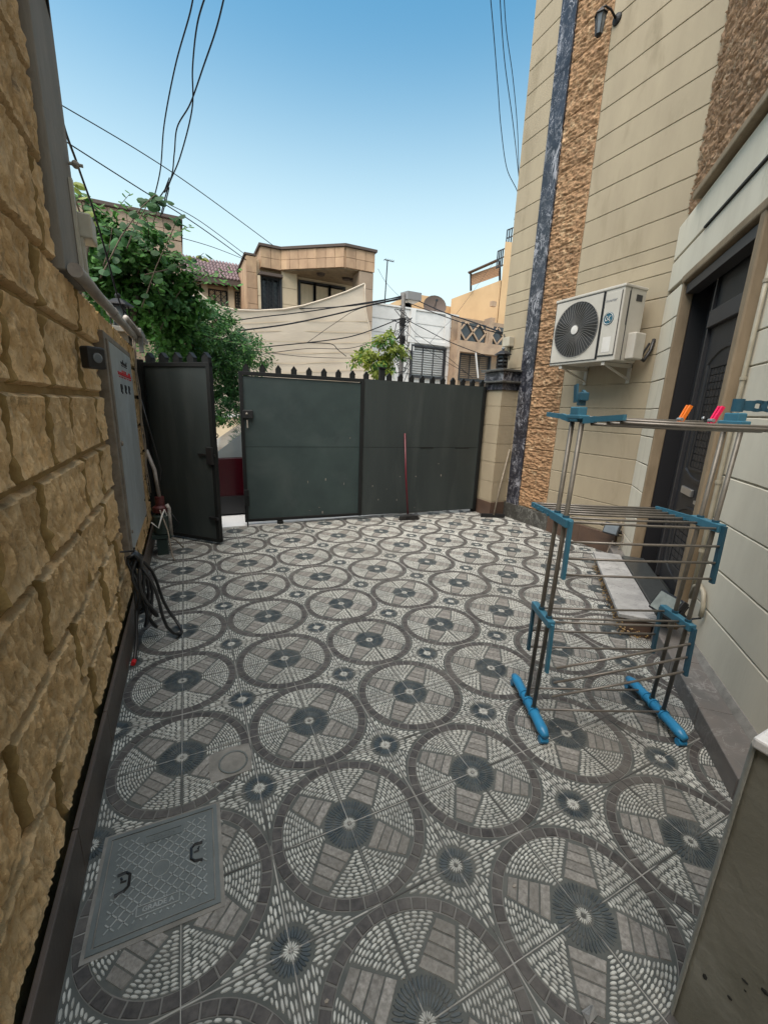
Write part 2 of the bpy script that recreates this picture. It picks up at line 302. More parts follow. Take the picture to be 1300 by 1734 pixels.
M['hbrown'] = mat('weathered_brown_render', (0.38,0.27,0.18), (0.27,0.19,0.13), 0.85, 3, 0.3, 14, c3=(0.2,0.14,0.1), c3t=(0.6,0.75), c3s=2)
M['horange'] = mat('orange_render', (0.50,0.345,0.19), (0.45,0.305,0.165), 0.85, 1.2, 0.2, 14)
M['roof'] = mat('purple_brown_roof_tile', (0.16,0.105,0.105), (0.11,0.072,0.075), 0.7, 4, 0.2, 30, isl=0.1, obj=0.15)
M['pane'] = mat('window_pane', (0.03,0.035,0.04), (0.05,0.055,0.06), 0.12, 2)
M['iron'] = mat('window_iron', (0.02,0.02,0.022), None, 0.5)
M['slatw'] = mat('reed_slat', (0.36,0.22,0.13), (0.28,0.17,0.10), 0.8, 20)
M['polem'] = mat('old_pole', (0.10,0.095,0.09), (0.06,0.058,0.055), 0.7, 20)
M['wire'] = mat('black_cable', (0.006,0.007,0.010), None, 0.6, spec=0.2)
M['leafA'] = mat('green_leaf', (0.075,0.19,0.035), (0.035,0.105,0.022), 0.55, 3, isl=0.4, c3=(0.16,0.24,0.03), c3t=(0.66,0.78), c3s=3, trans=0.3, spec=0.25)
M['leafB'] = mat('dark_green_leaf', (0.055,0.155,0.045), (0.030,0.095,0.030), 0.5, 3, isl=0.4, trans=0.25, spec=0.3)
M['leafC'] = mat('yellow_green_leaf', (0.26,0.30,0.04), (0.16,0.22,0.035), 0.5, 3, isl=0.35, trans=0.4)
M['bark'] = mat('bark', (0.10,0.075,0.05), (0.06,0.045,0.03), 0.9, 20, 0.5, 60)
# ================================================================ GROUND
g = MB(); g.add([(-60,-30,-0.06),(80,-30,-0.06),(80,160,-0.06),(-60,160,-0.06)], [(0,1,2,3)])
g.build('ground', M['soil'], kind='structure')
b = MB(); b.box((-30,4.365,-0.05),(30,5.35,0.012)); b.build('pavement', M['street'], kind='structure')
b = MB(); b.box((-30,5.35,-0.055),(30,10.4,-0.03)); b.build('road', M['street'], kind='structure')
floor = MB(); floor.box((-1.0,-3.2,-0.055),(4.3,4.5,-0.012)); floor = floor.build('courtyard_floor', M['mortar'], kind='structure')

# one paving tile: a quarter of the big ring at one corner, a small rosette at the opposite one
def pebble(mb, x, y, a, l, w_, zt, m, n=8, taper=0.0):
    ca, sa = math.cos(a), math.sin(a); z0 = -0.0035
    def ring(k, z): 
        return [(x + ca*(l*k*math.cos(t)) - sa*(w_*k*math.sin(t))*(1+taper*math.cos(t)), y + sa*(l*k*math.cos(t)) + ca*(w_*k*math.sin(t))*(1+taper*math.cos(t)), z) for t in [2*math.pi*i/n for i in range(n)]]
    vs = ring(1.0, z0) + ring(0.78, zt)
    mb.add(vs, [(i, (i+1)%n, n+(i+1)%n, n+i) for i in range(n)] + [[n+i for i in range(n)]], m)
U = 0.3
TR = [(0.10,0.37),(0.37,0.10),(0.655,0.495),(0.495,0.655)]
def intrap(x, y, e=0.0):
    # |x-y| across and (x+y) along the diagonal
    s = (x+y)*Q2; t = abs(x-y)*Q2
    s0, s1 = 0.335, 0.815
    if s < s0-0.02: return False
    k = min(1.0, (s-s0)/(s1-s0)); half = 0.191 + (0.113-0.191)*k
    return t < half + e
def tile_mesh(seed):
    rnd = random.Random(seed); mb = MB()
    mb.box((0.0014,0.0014,-0.012),(U-0.0014,U-0.0014,-0.0035), 0)
    mb.box((-0.0022,-0.0022,-0.013),(U+0.0022,U+0.0022,-0.0014), 5) if False else [mb.box(a, b_, 5) for a, b_ in (((-0.0003,-0.0003,-.013),(0.0014,U,-.0012)),((0.0014,-0.0003,-.013),(U,0.0014,-.0012)),((U-.0021,0.0014,-.013),(U+.0003,U+.0003,-.0012)),((0.0014,U-.0021,-.013),(U-.0021,U+.0003,-.0012)))]      # grout bed seen in the joints
    j = lambda s: rnd.uniform(-s, s)
    lim = 0.988
    # wedges of white pebbles on arcs round the rosette
    r = 0.368; row = 0
    while r < 0.852:
        if True:
            N_ = 400; ok = []
            for i in range(N_+1):
                a = (math.pi/2)*i/N_; x, y = r*math.cos(a), r*math.sin(a)
                ok.append(not intrap(x, y, 0.018) and x > 0.012 and y > 0.012)
            i = 0
            while i <= N_:
                if ok[i]:
                    k = i
                    while k+1 <= N_ and ok[k+1]: k += 1
                    L_ = (k-i)/N_*(math.pi/2)*r
                    pit = 0.080
                    if L_ > 0.03:
                        n = max(1, round(L_/pit)); 
                        for q in range(n):
                            a = (math.pi/2)*(i + (k-i)*(q+0.5+(0.0 if n < 3 else j(0.08)))/n)/N_
                            rr = r + j(0.003)
                            pebble(mb, U*rr*math.cos(a), U*rr*math.sin(a), a+math.pi/2+j(0.08), U*(L_/n*0.5-0.0035)*(1+j(0.06)), U*0.0134*(1+j(0.16)), -0.0003+j(0.0004), 1, 8)
                    i = k+1
                else: i += 1
        r += 0.0362; row += 1
    # border row around the dark rosette
    # planks
    for q in range(4):
        s0 = 0.345 + q*0.1195; s1 = s0 + 0.1055
        for lo in (0,):
            h0 = 0.183 + (0.105-0.183)*(s0-0.335)/0.48; h1 = 0.183 + (0.105-0.183)*(s1-0.335)/0.48
            P4 = [(s0,-h0),(s1,-h1),(s1,h1),(s0,h0)]
            pts = [((s*Q2 - t*Q2)*U, (s*Q2 + t*Q2)*U) for s, t in P4]
            cx = sum(p[0] for p in pts)/4; cy = sum(p[1] for p in pts)/4
            top = [(cx+(p[0]-cx)*0.95, cy+(p[1]-cy)*0.95) for p in pts]
            mb.hull([(p[0],p[1],-0.0035) for p in pts], [(p[0],p[1],-0.0006+j(0.0004)) for p in top], 3)
    # dark ring blocks on a paler bed
    seg = 24
    A = [(U*0.860*math.cos(math.pi/2*i/seg), U*0.860*math.sin(math.pi/2*i/seg)) for i in range(seg+1)]
    B = [(U*min(0.99,0.993)*math.cos(math.pi/2*i/seg), U*0.99*math.sin(math.pi/2*i/seg)) for i in range(seg+1)]
    for i in range(seg):
        mb.add([(max(A[i][0],.0016),max(A[i][1],.0016),-0.0026),(max(B[i][0],.0016),max(B[i][1],.0016),-0.0026),(max(B[i+1][0],.0016),max(B[i+1][1],.0016),-0.0026),(max(A[i+1][0],.0016),max(A[i+1][1],.0016),-0.0026)], [(0,1,2,3)], 4)
    nb = 9
    for q in range(nb):
        g_ = 0.0085; a0 = math.pi/2*q/nb + g_; a1 = math.pi/2*(q+1)/nb - g_
        if q == 0: a0 -= g_*0.6
        if q == nb-1: a1 += g_*0.6
        r0, r1 = 0.868+j(0.004), 0.984+j(0.004); am = (a0+a1)/2
        base = [(r0,a0),(r1,a0),(r1,am),(r1,a1),(r0,a1),(r0,am)]
        e = 0.006; top = [(r0+e,a0+e),(r1-e,a0+e),(r1-e,am),(r1-e,a1-e),(r0+e,a1-e),(r0+e,am)]
        z1 = -0.0003 + j(0.0006)
        mb.hull([(max(U*r_*math.cos(a),.0016),max(U*r_*math.sin(a),.0016),-0.003) for r_, a in base], [(max(U*r_*math.cos(a),.002),max(U*r_*math.sin(a),.002),z1) for r_, a in top], 2)
    # big rosette
    def rosette(cx, cy, rays, r0, r1, n, off, wd, m, sx):
        for q in range(n):
            a = (math.pi/2)*(q+off)/n
            if a < 0 or a > math.pi/2: continue
            rm = (r0+r1)/2; x, y = cx+sx*rm*math.cos(a), cy+sx*rm*math.sin(a)
            if not (0.006 < x < 0.994 and 0.006 < y < 0.994): continue
            aa = a if sx > 0 else a
            pebble(mb, U*x, U*y, aa, U*(r1-r0)/2, U*wd, -0.0008, m, 7, 0.15*sx)
    rosette(0,0,0, 0.205,0.332, 11, 0.5, 0.0165, 6, 1)
    rosette(0,0,0, 0.095,0.225, 8, 0.5, 0.0125, 6, 1)
    rosette(0,0,0, 0.025,0.085, 5, 0.5, 0.0075, 1, 1)
    # small rosette in the far corner
    rosette(1,1,0, 0.09,0.212, 7, 0.5, 0.0185, 6, -1)
    rosette(1,1,0, 0.02,0.085, 4, 0.5, 0.0085, 1, -1)
    # pebbles between the rings, long way along the arms
    for sw in (0, 1):
        x = 0.985 - 0.022; k = 0
        while x > 0.66:
            N_ = 300; ok = []
            for i in range(N_+1):
                y = i/N_
                ok.append(math.hypot(x, y) > 1.018 and y < x-0.008 and math.hypot(x-1, y-1) > 0.235 and 0.01 < y)
            i = 0
            while i <= N_:
                if ok[i]:
                    e = i
                    while e+1 <= N_ and ok[e+1]: e += 1
                    L_ = (e-i)/N_
                    if L_ > 0.035:
                        n = max(1, round(L_/0.100))
                        for q in range(n):
                            y = (i + (e-i)*(q+0.5+(0 if n < 2 else j(0.07)))/n)/N_
                            px_, py_ = (x+j(0.004), y)
                            a = math.pi/2 + j(0.06) + 0.10*(1-y)
                            if sw: px_, py_ = py_, px_; a = math.pi/2 - a
                            pebble(mb, U*px_, U*py_, a, U*(L_/n*0.5-0.004)*(1+j(0.05)), U*0.0150*(1+j(0.15)), -0.0003+j(0.0004), 1, 8)
                    i = e+1
                else: i += 1
            x -= 0.0410; k += 1
    me = bpy.data.meshes.new('tile'); me.from_pydata([tuple(p) for p in mb.v], [], mb.f)
    for k_ in ('mortar','pebble','band','plank','bandj','tilej','petal'): me.materials.append(M[k_])
    me.polygons.foreach_set('material_index', mb.m); me.update()
    bm = bmesh.new(); bm.from_mesh(me); bmesh.ops.recalc_face_normals(bm, faces=bm.faces); bm.to_mesh(me); bm.free()
    return me
TM = [tile_mesh(s) for s in (1, 2, 3)]
cells = []
for i in range(-3, 14):
    for jj in range(-8, 15):
        x0, y0 = i*U, jj*U; cx, cy = x0+U/2, y0+U/2
        if cy > 4.45 or (x0+U) > 4.35: continue
        if cx - cy > 2.13 + 0.35: continue                       # beyond the slanting house wall
        cells.append(((cx-CAM.x)**2 + (cy-CAM.y)**2 + (40 if cy < -1.25 else 0), i, jj))
cells.sort()
far_cells = cells[298:]; cells = cells[:298]
def corner_rot(i, jj):
    ex, ey = i % 2, jj % 2       # even cells hold the ring centre at their low corner
    return {(0,0): 0, (1,0): 1, (1,1): 2, (0,1): 3}[(ex, ey)]
for _, i, jj in cells:
    k = corner_rot(i, jj); o = bpy.data.objects.new('tile', TM[(i*5+jj*3) % 3]); COL.objects.link(o); o.parent = floor
    off = {0: (0,0), 1: (U,0), 2: (U,U), 3: (0,U)}[k]
    rr = random.Random(i*97+jj)
    o.location = (i*U+off[0], jj*U+off[1], rr.uniform(-0.0006, 0.0006)); o.rotation_euler = (rr.uniform(-.0015,.0015), rr.uniform(-.0015,.0015), k*math.pi/2)
if far_cells:
    rest = MB()
    for _, i, jj in far_cells: rest.box((i*U+.002, jj*U+.002, -0.012), (i*U+U-.002, jj*U+U-.002, -0.001))
    rest.build('tile', M['plank'], floor, kind='stuff')

# ================================================================ LEFT STONE WALL
wallL = thing('stone_wall', 'yellow rock-faced stone garden wall running along the left of the courtyard', 'wall', (-0.9, 1.5, 0))
b = MB(); b.box((-1.16,-3.2,-0.01),(-0.952,1.22,4.1)); b.box((-1.16,1.22,-0.01),(-0.952,4.30,2.135)); b.build('wall_core', M['mortarL'], wallL)
b = MB(); b.box((-1.16,1.225,2.14),(-0.902,1.66,4.1), bev=0.005); b.build('plaster_pier', M['plasterL'], wallL, label='smooth grey plaster end of the high wall')
def height(u, v, sd):      # rock face relief: upright flutes with lumps
    p = Vector((u*15.0, v*4.6, sd)); 
    wv = 0.5*mnoise.noise(Vector((u*6, v*5, sd+2)))
    a1 = abs(mnoise.noise(Vector((u*17+wv*3, v*4.5, sd)))); a2 = abs(mnoise.noise(Vector((u*36+wv*5, v*11, sd+9))))
    pit = min(0.0, mnoise.noise(Vector((u*24, v*15, sd+5)))+0.22)
    big = mnoise.noise(Vector((u*3.2, v*2.6, sd+20)))
    w1 = mnoise.noise(Vector((u*9, v*7, sd+1)))*0.5
    d1 = mnoise.voronoi(Vector((u/0.050+w1, v/0.165+w1*.6, sd)))[0]; c1 = min(1.0, (d1[1]-d1[0])*2.6)
    d2 = mnoise.voronoi(Vector((u/0.022+w1, v/0.070, sd+7)))[0]; c2 = min(1.0, (d2[1]-d2[0])*2.2)
    return 0.015*(c1-1) + 0.008*(c2-1) + 0.015*pit + 0.003*mnoise.noise(Vector((u*75, v*40, sd+4))) + big*0.012
def rock(name, T, u0, u1, v0, v1, mt, parent, du, dv, base, amp, edge, sd, hf):
    taper = base > 0.03; wamp = 0.007 if taper else 0.003
    nu = max(4, int((u1-u0)/du)); nv = max(4, int((v1-v0)/dv)); vs = []; fs = []
    for a in range(nv+1):
        for c in range(nu+1):
            fu, fv = c/nu, a/nv; u = u0+(u1-u0)*fu; v = v0+(v1-v0)*fv
            eu = min(fu, 1-fu)*(u1-u0); ev = min(fv, 1-fv)*(v1-v0); e = min(eu, ev)
            if taper:
                a_, c_ = (u-u0)/0.010, (u1-u)/0.055
                k = max(0.0, min(1.0, min(a_, c_, ev/edge)))**0.5
            else: k = min(1.0, (e/edge))**0.5 if e > 0 else 0
            wu = wamp*mnoise.noise(Vector((v*9, sd*3.1, (1 if fu > .5 else 0)))) * max(0, 1-eu/(edge*3))
            wv = wamp*0.5*mnoise.noise(Vector((u*11, sd*1.7, (1 if fv > .5 else 0)))) * max(0, 1-ev/(edge*3))
            h = k*(base + hf(u, v, sd)*((0.3+0.7*min(1.0, ev/0.05)) if taper else 1.0))
            vs.append(T(u+wu, v+wv, h))
    for a in range(nv):
        for c in range(nu):
            i = a*(nu+1)+c; fs.append((i, i+1, i+nu+2, i+nu+1))
    mb = MB(); mb.add(vs, fs, 0)
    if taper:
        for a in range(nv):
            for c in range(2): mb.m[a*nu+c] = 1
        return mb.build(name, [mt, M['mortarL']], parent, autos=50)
    o = mb.build(name, mt, parent, smooth=True); return o
zc = [0.215,0.46,0.75,1.04,1.33,1.62,1.91,2.145,2.50,2.79,3.08,3.37,3.66,3.95]
TL = lambda u, v, h: Vector((-0.972+max(h, 0.001), u, v))
for a in range(len(zc)-1):
    z0, z1 = zc[a], zc[a+1]; ymax = 4.30 if z1 < 2.2 else 1.215
    rr = random.Random(a*13+5); y = -1.35 - rr.uniform(0, 0.35)
    if a == 4: y = -1.53
    while y < ymax-0.02:
        L_ = rr.choice((0.48, 0.58, 0.66, 0.40)) + rr.uniform(-.04,.04)
        y1 = min(y+L_, ymax)
        if ymax - y1 < 0.16: y1 = ymax
        near = y < 1.9
        if not (y > 2.02 and y1 < 3.42 and 0.5 < (z0+z1)/2 < 1.97):       # behind the meter cabinet
            ya, yb = y, y1
            if 0.55 < (z0+z1)/2 < 1.97:                                       # keep clear of the cabinet frame
                if ya < 1.985 < yb: yb = 1.985
                elif 1.985 <= ya < 3.44: ya = 3.44
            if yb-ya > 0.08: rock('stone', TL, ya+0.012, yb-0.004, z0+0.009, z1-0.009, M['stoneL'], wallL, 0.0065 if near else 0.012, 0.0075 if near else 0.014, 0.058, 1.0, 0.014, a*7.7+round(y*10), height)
        y = y1
b = MB(); y = -1.6
rr = random.Random(3)
while y < 4.3:
    y1 = min(4.32, y+0.6); q = MB(); q.box((-0.915, y+.002, -0.004), (-0.898, y1-.002, 0.195), bev=0.003); q.build('skirting_slab', M['skirtL'], wallL); y = y1

# ================================================================ RIGHT HOUSE
house = thing('plastered_house', 'tall cream plastered house with scored courses on the right of the courtyard', 'building', (4.2, 1.0, 0))
b = MB()
b.box((4.088,-1.0,-0.01),(9.0,4.25,7.4)); b.build('wall_core', M['joint'], house)
c0 = [DG(-3.2,0.19,0), DG(2.70,0.19,0), Vector((4.09,1.3,0)), Vector((6.5,1.3,0)), Vector((6.5,-3.5,0))]
# the slanting wall core, open where the doorway is
b = MB(DL)
b.box((-3.2,0.188,-0.01),(0.66,0.55,7.4)); b.box((2.10,0.188,-0.01),(2.69,0.55,7.4)); b.box((0.66,0.188,2.84),(2.10,0.55,7.4)); b.build('wall_core', M['joint'], house)
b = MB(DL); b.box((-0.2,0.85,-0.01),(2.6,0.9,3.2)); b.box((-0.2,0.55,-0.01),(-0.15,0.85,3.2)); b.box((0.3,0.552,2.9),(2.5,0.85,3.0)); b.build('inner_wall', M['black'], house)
gz = [0.235,0.30,0.58,0.86,1.14,1.42,1.70,1.98,2.26,2.54,2.82,3.05,3.19,3.33,3.59,3.87,4.15,4.43,4.71,4.99,5.27,5.55,5.83,6.11,6.39,6.67,6.95,7.23,7.4]
def course(T, u0, u1, z0, z1, mt, depth, parent, sd):
    # a plaster course with slightly ragged lower and upper arrises
    n = max(2, int((u1-u0)/0.16)); rr = random.Random(sd); lo = []; hi = []
    for i in range(n+1):
        u = u0+(u1-u0)*i/n; lo.append((u, z0+0.003+rr.uniform(0,0.004))); hi.append((u, z1-0.003-rr.uniform(0,0.003)))
    mb = MB(T); k = 0.004
    ring = lambda pts, h: [(p[0], h, p[1]) for p in pts]
    poly = lo + hi[::-1]
    ins = [(u, z+k) for u, z in lo] + [(u, z-k) for u, z in hi[::-1]]
    m = len(poly)
    mb.add(ring(poly, depth+0.012) + ring(poly, depth+0.004) + ring(ins, depth),
           [(i, (i+1)%m, m+(i+1)%m, m+i) for i in range(m)] + [(m+i, m+(i+1)%m, 2*m+(i+1)%m, 2*m+i) for i in range(m)] +
           [(2*m+i, 2*m+i+1, 2*m+m-2-i, 2*m+m-1-i) for i in range(n)])
    return mb.build('plaster_course', mt, parent)
TX = lambda p: Vector((4.08 + p[1], p[0], p[2]))      # u = y, depth = +x
for a in range(len(gz)-1):
    course(TX, 1.66, 2.955, gz[a], gz[a+1], M['plasterR'], 0.0, house, a)
    course(TX, 3.755, 4.25, gz[a], gz[a+1], M['plasterR'], 0.0, house, a+100)
# end (street) side of the corner
b = MB(); b.box((4.08,4.25,-0.01),(9.0,4.258,7.4)); b.build('street_face', M['plasterR'], house)
# black marble and split stone strips
z = 0.23; k = 0
while z < 7.2:
    z1 = min(7.4, z+0.92); q = MB(); q.box((4.058, 3.503, z+.001), (4.087, 3.752, z1-.001), bev=0.002); q.build('marble_slab', M['marbleB'], house); z = z1
def split(u, v, sd):
    n1 = mnoise.noise(Vector((u*12, v*50, sd))); n2 = mnoise.noise(Vector((u*36, v*95, sd+3))); n3 = mnoise.noise(Vector((u*17, v*26, sd+8)))
    return 0.016*n1 + 0.014*n2 + 0.016*abs(n3)
TC = lambda u, v, h: Vector((4.082-h, u, v))
z = 0.24; k = 0
while z < 7.2:
    z1 = z+0.29; rock('cladding_panel', TC, 2.965, 3.497, z+.002, z1-.002, M['clad'], house, 0.011, 0.0095, 0.006, 1.0, 0.012, 4.4, split); z = z1; k += 1
# skirting along the long wall
y = 1.85; k = 0
for y0, y1, mt in ((1.84,2.35,'skirtBr'),(2.35,2.88,'skirtBr'),(2.88,3.22,'skirtB'),(3.22,3.50,'skirtB'),(3.50,3.79,'skirtB')):
    q = MB(); q.box((4.05, y0+.001, -0.004), (4.086, y1-.001, 0.232), bev=0.003); q.build('skirting_slab', M[mt], house)
# slanting wall: near part, recessed
gd = [0.14,0.42,0.70,0.985,1.265,1.63,1.93,2.13,2.41,2.69,2.97,3.13,3.44]
TDt = lambda dd: (lambda p: DG(p[0], p[1], p[2]))
TD_ = lambda p: DG(*p)
for a in range(len(gd)-1):
    course(TD_, -3.2, 0.632, gd[a], gd[a+1], M['plasterD'], 0.18, house, a+200)
gd2 = [0.0,0.30,0.58,0.86,1.14,1.42,1.70,1.98,2.26,2.54,2.82]
for a in range(len(gd2)-1): course(TD_, 2.075, 2.62, gd2[a], gd2[a+1], M['plasterD'], 0.115, house, a+300)
# lintel zone above the door, front plane 0.115, with its shadow gap
b = MB(DL); b.box((0.632,0.115,2.86),(2.62,0.187,3.115), bev=0.006); b.build('lintel', M['plasterD'], house)
b = MB(DL); b.box((-3.2,0.115,3.14),(2.62,0.187,3.44), bev=0.005); b.box((-3.2,0.13,2.975),(0.60,0.187,3.115), bev=0.004); b.build('band_course', M['plasterD'], house)
b = MB(DL); b.box((-3.2,0.10,3.116),(1.75,0.187,3.132)); b.build('gap_shade_bar', M['hole'], house)  # black bar painting the shade in the gap
b = MB(DL); b.box((-3.2,0.06,3.46),(2.10,0.187,3.525), bev=0.012); b.build('stone_sill', M['jamb'], house, label='projecting moulding under the split stone')
def split2(u, v, sd): return split(u, v, sd)*1.15
TDs = lambda u, v, h: DG(u, 0.172-h, v)
z = 3.53; k = 0
while z < 6.6:
    u = 2.60
    while u > -1.2:
        rock('cladding_panel', TDs, u-0.40+.002, u-.002, z+.002, z+0.30-.002, M['clad2'], house, 0.013, 0.010, 0.006, 1.0, 0.012, 4.4, split2); u -= 0.40; k += 1
    z += 0.30
b = MB(DL); b.box((-3.2,0.176,6.6),(2.69,0.187,7.4)); b.build('upper_render', M['clad2'], house)
# door surround: proud frame with a brown side towards the camera
fr = MB(DL)
fr.box((0.61,0.112,0.0),(0.690,0.50,2.83), bev=0.012); fr.build('door_surround', M['jamb'], house)
fr = MB(DL); fr.box((2.065,0.112,0.0),(2.105,0.205,2.83), bev=0.008); fr.build('door_surround', M['jamb'], house)
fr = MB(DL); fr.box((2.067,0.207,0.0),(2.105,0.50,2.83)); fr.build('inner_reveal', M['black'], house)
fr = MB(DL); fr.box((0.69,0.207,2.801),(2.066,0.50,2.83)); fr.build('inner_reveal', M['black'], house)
fr = MB(DL); fr.box((0.58,0.105,2.80),(2.13,0.205,2.87), bev=0.012); fr.build('door_surround', M['jamb'], house)
# marble ledge at the foot of the slanting wall
s = -2.6
for s1 in (-1.95,-1.3,-0.8,-0.33,0.15,0.60):
    q = MB(DL); q.box((s+.001,0.0,-0.004),(s1-.001,0.176,0.115), bev=0.006); q.build('ledge_slab', M['ledge'], house); s = s1
q = MB(DL); q.hull([(-2.6,0.150,0.112),(-2.6,0.186,0.112),(-2.6,0.186,0.155),(-2.6,0.175,0.155)], [(0.60,0.150,0.112),(0.60,0.186,0.112),(0.60,0.186,0.155),(0.60,0.175,0.155)]); q.build('cement_fillet', M['cement'], house)
q = MB(DL); q.box((2.14,0.0,-0.004),(2.66,0.113,0.115), bev=0.005); q.build('ledge_slab', M['ledge'], house)
# threshold
q = MB(DL); q.box((0.692,0.03,0.0),(2.063,0.232,0.185), bev=0.004); q.build('threshold', M['granite'], house)
# the steel door, two leaves
DO = DG(1.35, 0.25, 0.18)
door = MB(DL)
door.box((1.625,0.34,0.18),(2.062,0.37,2.80)); door.box((0.692,0.26,0.18),(1.60,0.30,2.80))
door = door.build('door', M['door'], house, label='black steel door with embossed arched panels')
q = MB(DL); q.box((1.60,0.235,0.18),(1.63,0.36,2.80)); q.box((0.70,0.14,2.705),(2.06,0.24,2.78)); q.build('frame', M['doorbar'], door)
q = MB(DL); q.box((0.70,0.22,2.33),(1.60,0.262,2.46), bev=0.006); q.build('rail', M['doorbar'], door)
def archpanel(s0, s1, z0, z1, d, rise, inv=False):
    pts = []
    n = 8
    for i in range(n+1):
        t = i/n; s = s0+(s1-s0)*t; z = z1 - rise*(abs(t-0.5)*2)**2 
        pts.append((s, z))
    low = [(s0+(s1-s0)*t/n, z0 + (rise*0.7*(1-(abs(t/n-0.5)*2)**2)*-1)) for t in range(n, -1, -1)]
    return pts + low
for (s0, s1, z0, z1, ri) in ((0.80,1.50,1.18,2.16,0.10),(0.80,1.50,0.36,0.92,0.10)):
    pol = archpanel(s0, s1, z0, z1, 0.26, ri); cs = (s0+s1)/2; cz = (z0+z1)/2
    q = MB(DL)
    for sc_, dd, d1 in ((1.0,0.262,0.243),(0.90,0.247,0.252)):
        pass
    n = len(pol); sh = lambda k: [(cs+(p[0]-cs)*k, cz+(p[1]-cz)*(1-(1-k)*0.55)) for p in pol]
    rings = [(1.0,0.262),(0.98,0.243),(0.90,0.243),(0.88,0.254),(0.80,0.254)]
    vs = []; fs = []
    for k_, d_ in rings: vs += [(p[0], d_, p[1]) for p in sh(k_)]
    for a in range(len(rings)-1): fs += [(a*n+i, a*n+(i+1)%n, (a+1)*n+(i+1)%n, (a+1)*n+i) for i in range(n)]
    fs.append([(len(rings)-1)*n+i for i in range(n)])
    q.add(vs, fs); q.build('panel', M['door'], door)
    q = MB(DL); si0, si1 = s0+0.14, s1-0.14; zi0, zi1 = z0+0.05, z1-0.16
    q.box((si0-.02,0.240,zi0-.02),(si1+.02,0.2535,zi0)); q.box((si0-.02,0.240,zi1),(si1+.02,0.2535,zi1+.02)); q.box((si0-.02,0.240,zi0),(si0,0.2535,zi1)); q.box((si1,0.240,zi0),(si1+.02,0.2535,zi1))
    nx, nz = (7, 14) if z1 > 1.5 else (5, 6)
    for a in range(nx):
        for c in range(nz):
            q.box((si0+(si1-si0)*a/nx+.004,0.246,zi0+(zi1-zi0)*c/nz+.004),(si0+(si1-si0)*(a+1)/nx-.004,0.2535,zi0+(zi1-zi0)*(c+1)/nz-.004))
    q.build('lattice', M['door'], door)
q = MB(DL); q.box((1.20,0.238,1.00),(1.44,0.262,1.06), bev=0.006); q.box((0.86,0.20,0.985),(0.99,0.215,1.01)); q.box((0.86,0.215,0.985),(0.88,0.262,1.01)); q.build('handle', M['metal'], door)
q = MB(DL); q.ball((1.30,0.245,1.62), 0.014); q.build('peephole', M['metal'], door)

# the concrete parapet by the photographer
par = thing('parapet', 'olive stained concrete parapet with a white marble cap at the lower right corner', 'wall', (0.8,-1.2,0))
E0 = Vector((0.628,-0.852)); dr = Vector((0.02,-1.0)).normalized(); pn = Vector((-dr.y, dr.x))      # runs back past the camera
def PT(p): return Vector((E0.x + dr.x*p[0] + pn.x*p[1], E0.y + dr.y*p[0] + pn.y*p[1], p[2]))
PW = 0.62
q = MB(PT)
n = 5
ringf = []
rad = 0.03
for i in range(n+1):
    a = math.pi/2*i/n; ringf.append((rad - rad*math.cos(a)*1.0, 0.0 + rad - rad*math.sin(a)))
prof = [(0.0, PW)] + [(p[0], p[1]) for p in ringf] + [(2.2, 0.0), (2.2, PW)]
vs = [(p[0],p[1],-0.01) for p in prof] + [(p[0],p[1],0.895) for p in prof]; m_ = len(prof)
q.add(vs, [list(range(m_)), list(range(m_, 2*m_))] + [(i, (i+1)%m_, m_+(i+1)%m_, m_+i) for i in range(m_)], 0)
q.build('wall_body', M['concW'], par, autos=40)
q = MB(PT)
prof = [(-0.002, 0.028), (0.0, 0.016), (0.006,0.004), (0.011, -0.002), (0.015, -0.0025), (0.014,0.008),(0.016,0.014),(0.010,0.028)]
q.add([(p[0],p[1],-0.01) for p in prof] + [(p[0],p[1],0.893) for p in prof], [list(range(8)), list(range(8,16))] + [(i,(i+1)%8,8+(i+1)%8,8+i) for i in range(8)]); q.build('lit_arris', M['concE'], par, autos=50)  # strip coloured paler to paint the light along the corner
q = MB(PT); q.box((0.008,-0.012,0.897),(2.2,PW-0.01,0.925), bev=0.006); q.build('cap_slab', M['capw'], par, label='white marble cap slab')
rr = random.Random(11); q = MB(PT)
for _ in range(32):
    a, z = rr.uniform(0.05,0.8), rr.uniform(0.05,0.85); q.ball((a,-0.0005,z), rr.uniform(0.0015,0.0045), n=6, k=3, sc=(rr.uniform(.7,2),0.4,rr.uniform(.7,2.2)))
q.build('pit', M['hole'], par, kind='stuff')

# white step of marble on rough blocks
st = thing('step', 'low doorstep box with a white marble top on crumbling yellow mortar', 'step', DG(1.3,-0.1,0))
q = MB(DL); q.box((0.60,-0.195,-0.002),(2.13,-0.004,0.135), bev=0.008); q.build('base', M['skirtBr'], st)
q = MB(DL); q.box((0.585,-0.236,0.137),(2.14,0.026,0.168), bev=0.004); q.build('top_slab', M['step'], st)
rr = random.Random(5); q = MB(DL)
for _ in range(260):
    if rr.random() < .8: s = rr.uniform(0.52,2.16); d = -0.197 - abs(rr.gauss(0,0.014)); z = rr.uniform(0.0,0.12)**1.6*4
    else: s = 0.60 - abs(rr.gauss(0,0.012)); d = rr.uniform(-.2,-.02); z = rr.uniform(0,0.06)
    r0 = rr.uniform(0.003,0.009); q.ball((s,d,min(z,0.125)+r0*0.3), r0, n=6, k=3, sc=(1,1,.8))
q.build('mortar_crumbs', M['yell'], st, kind='stuff')
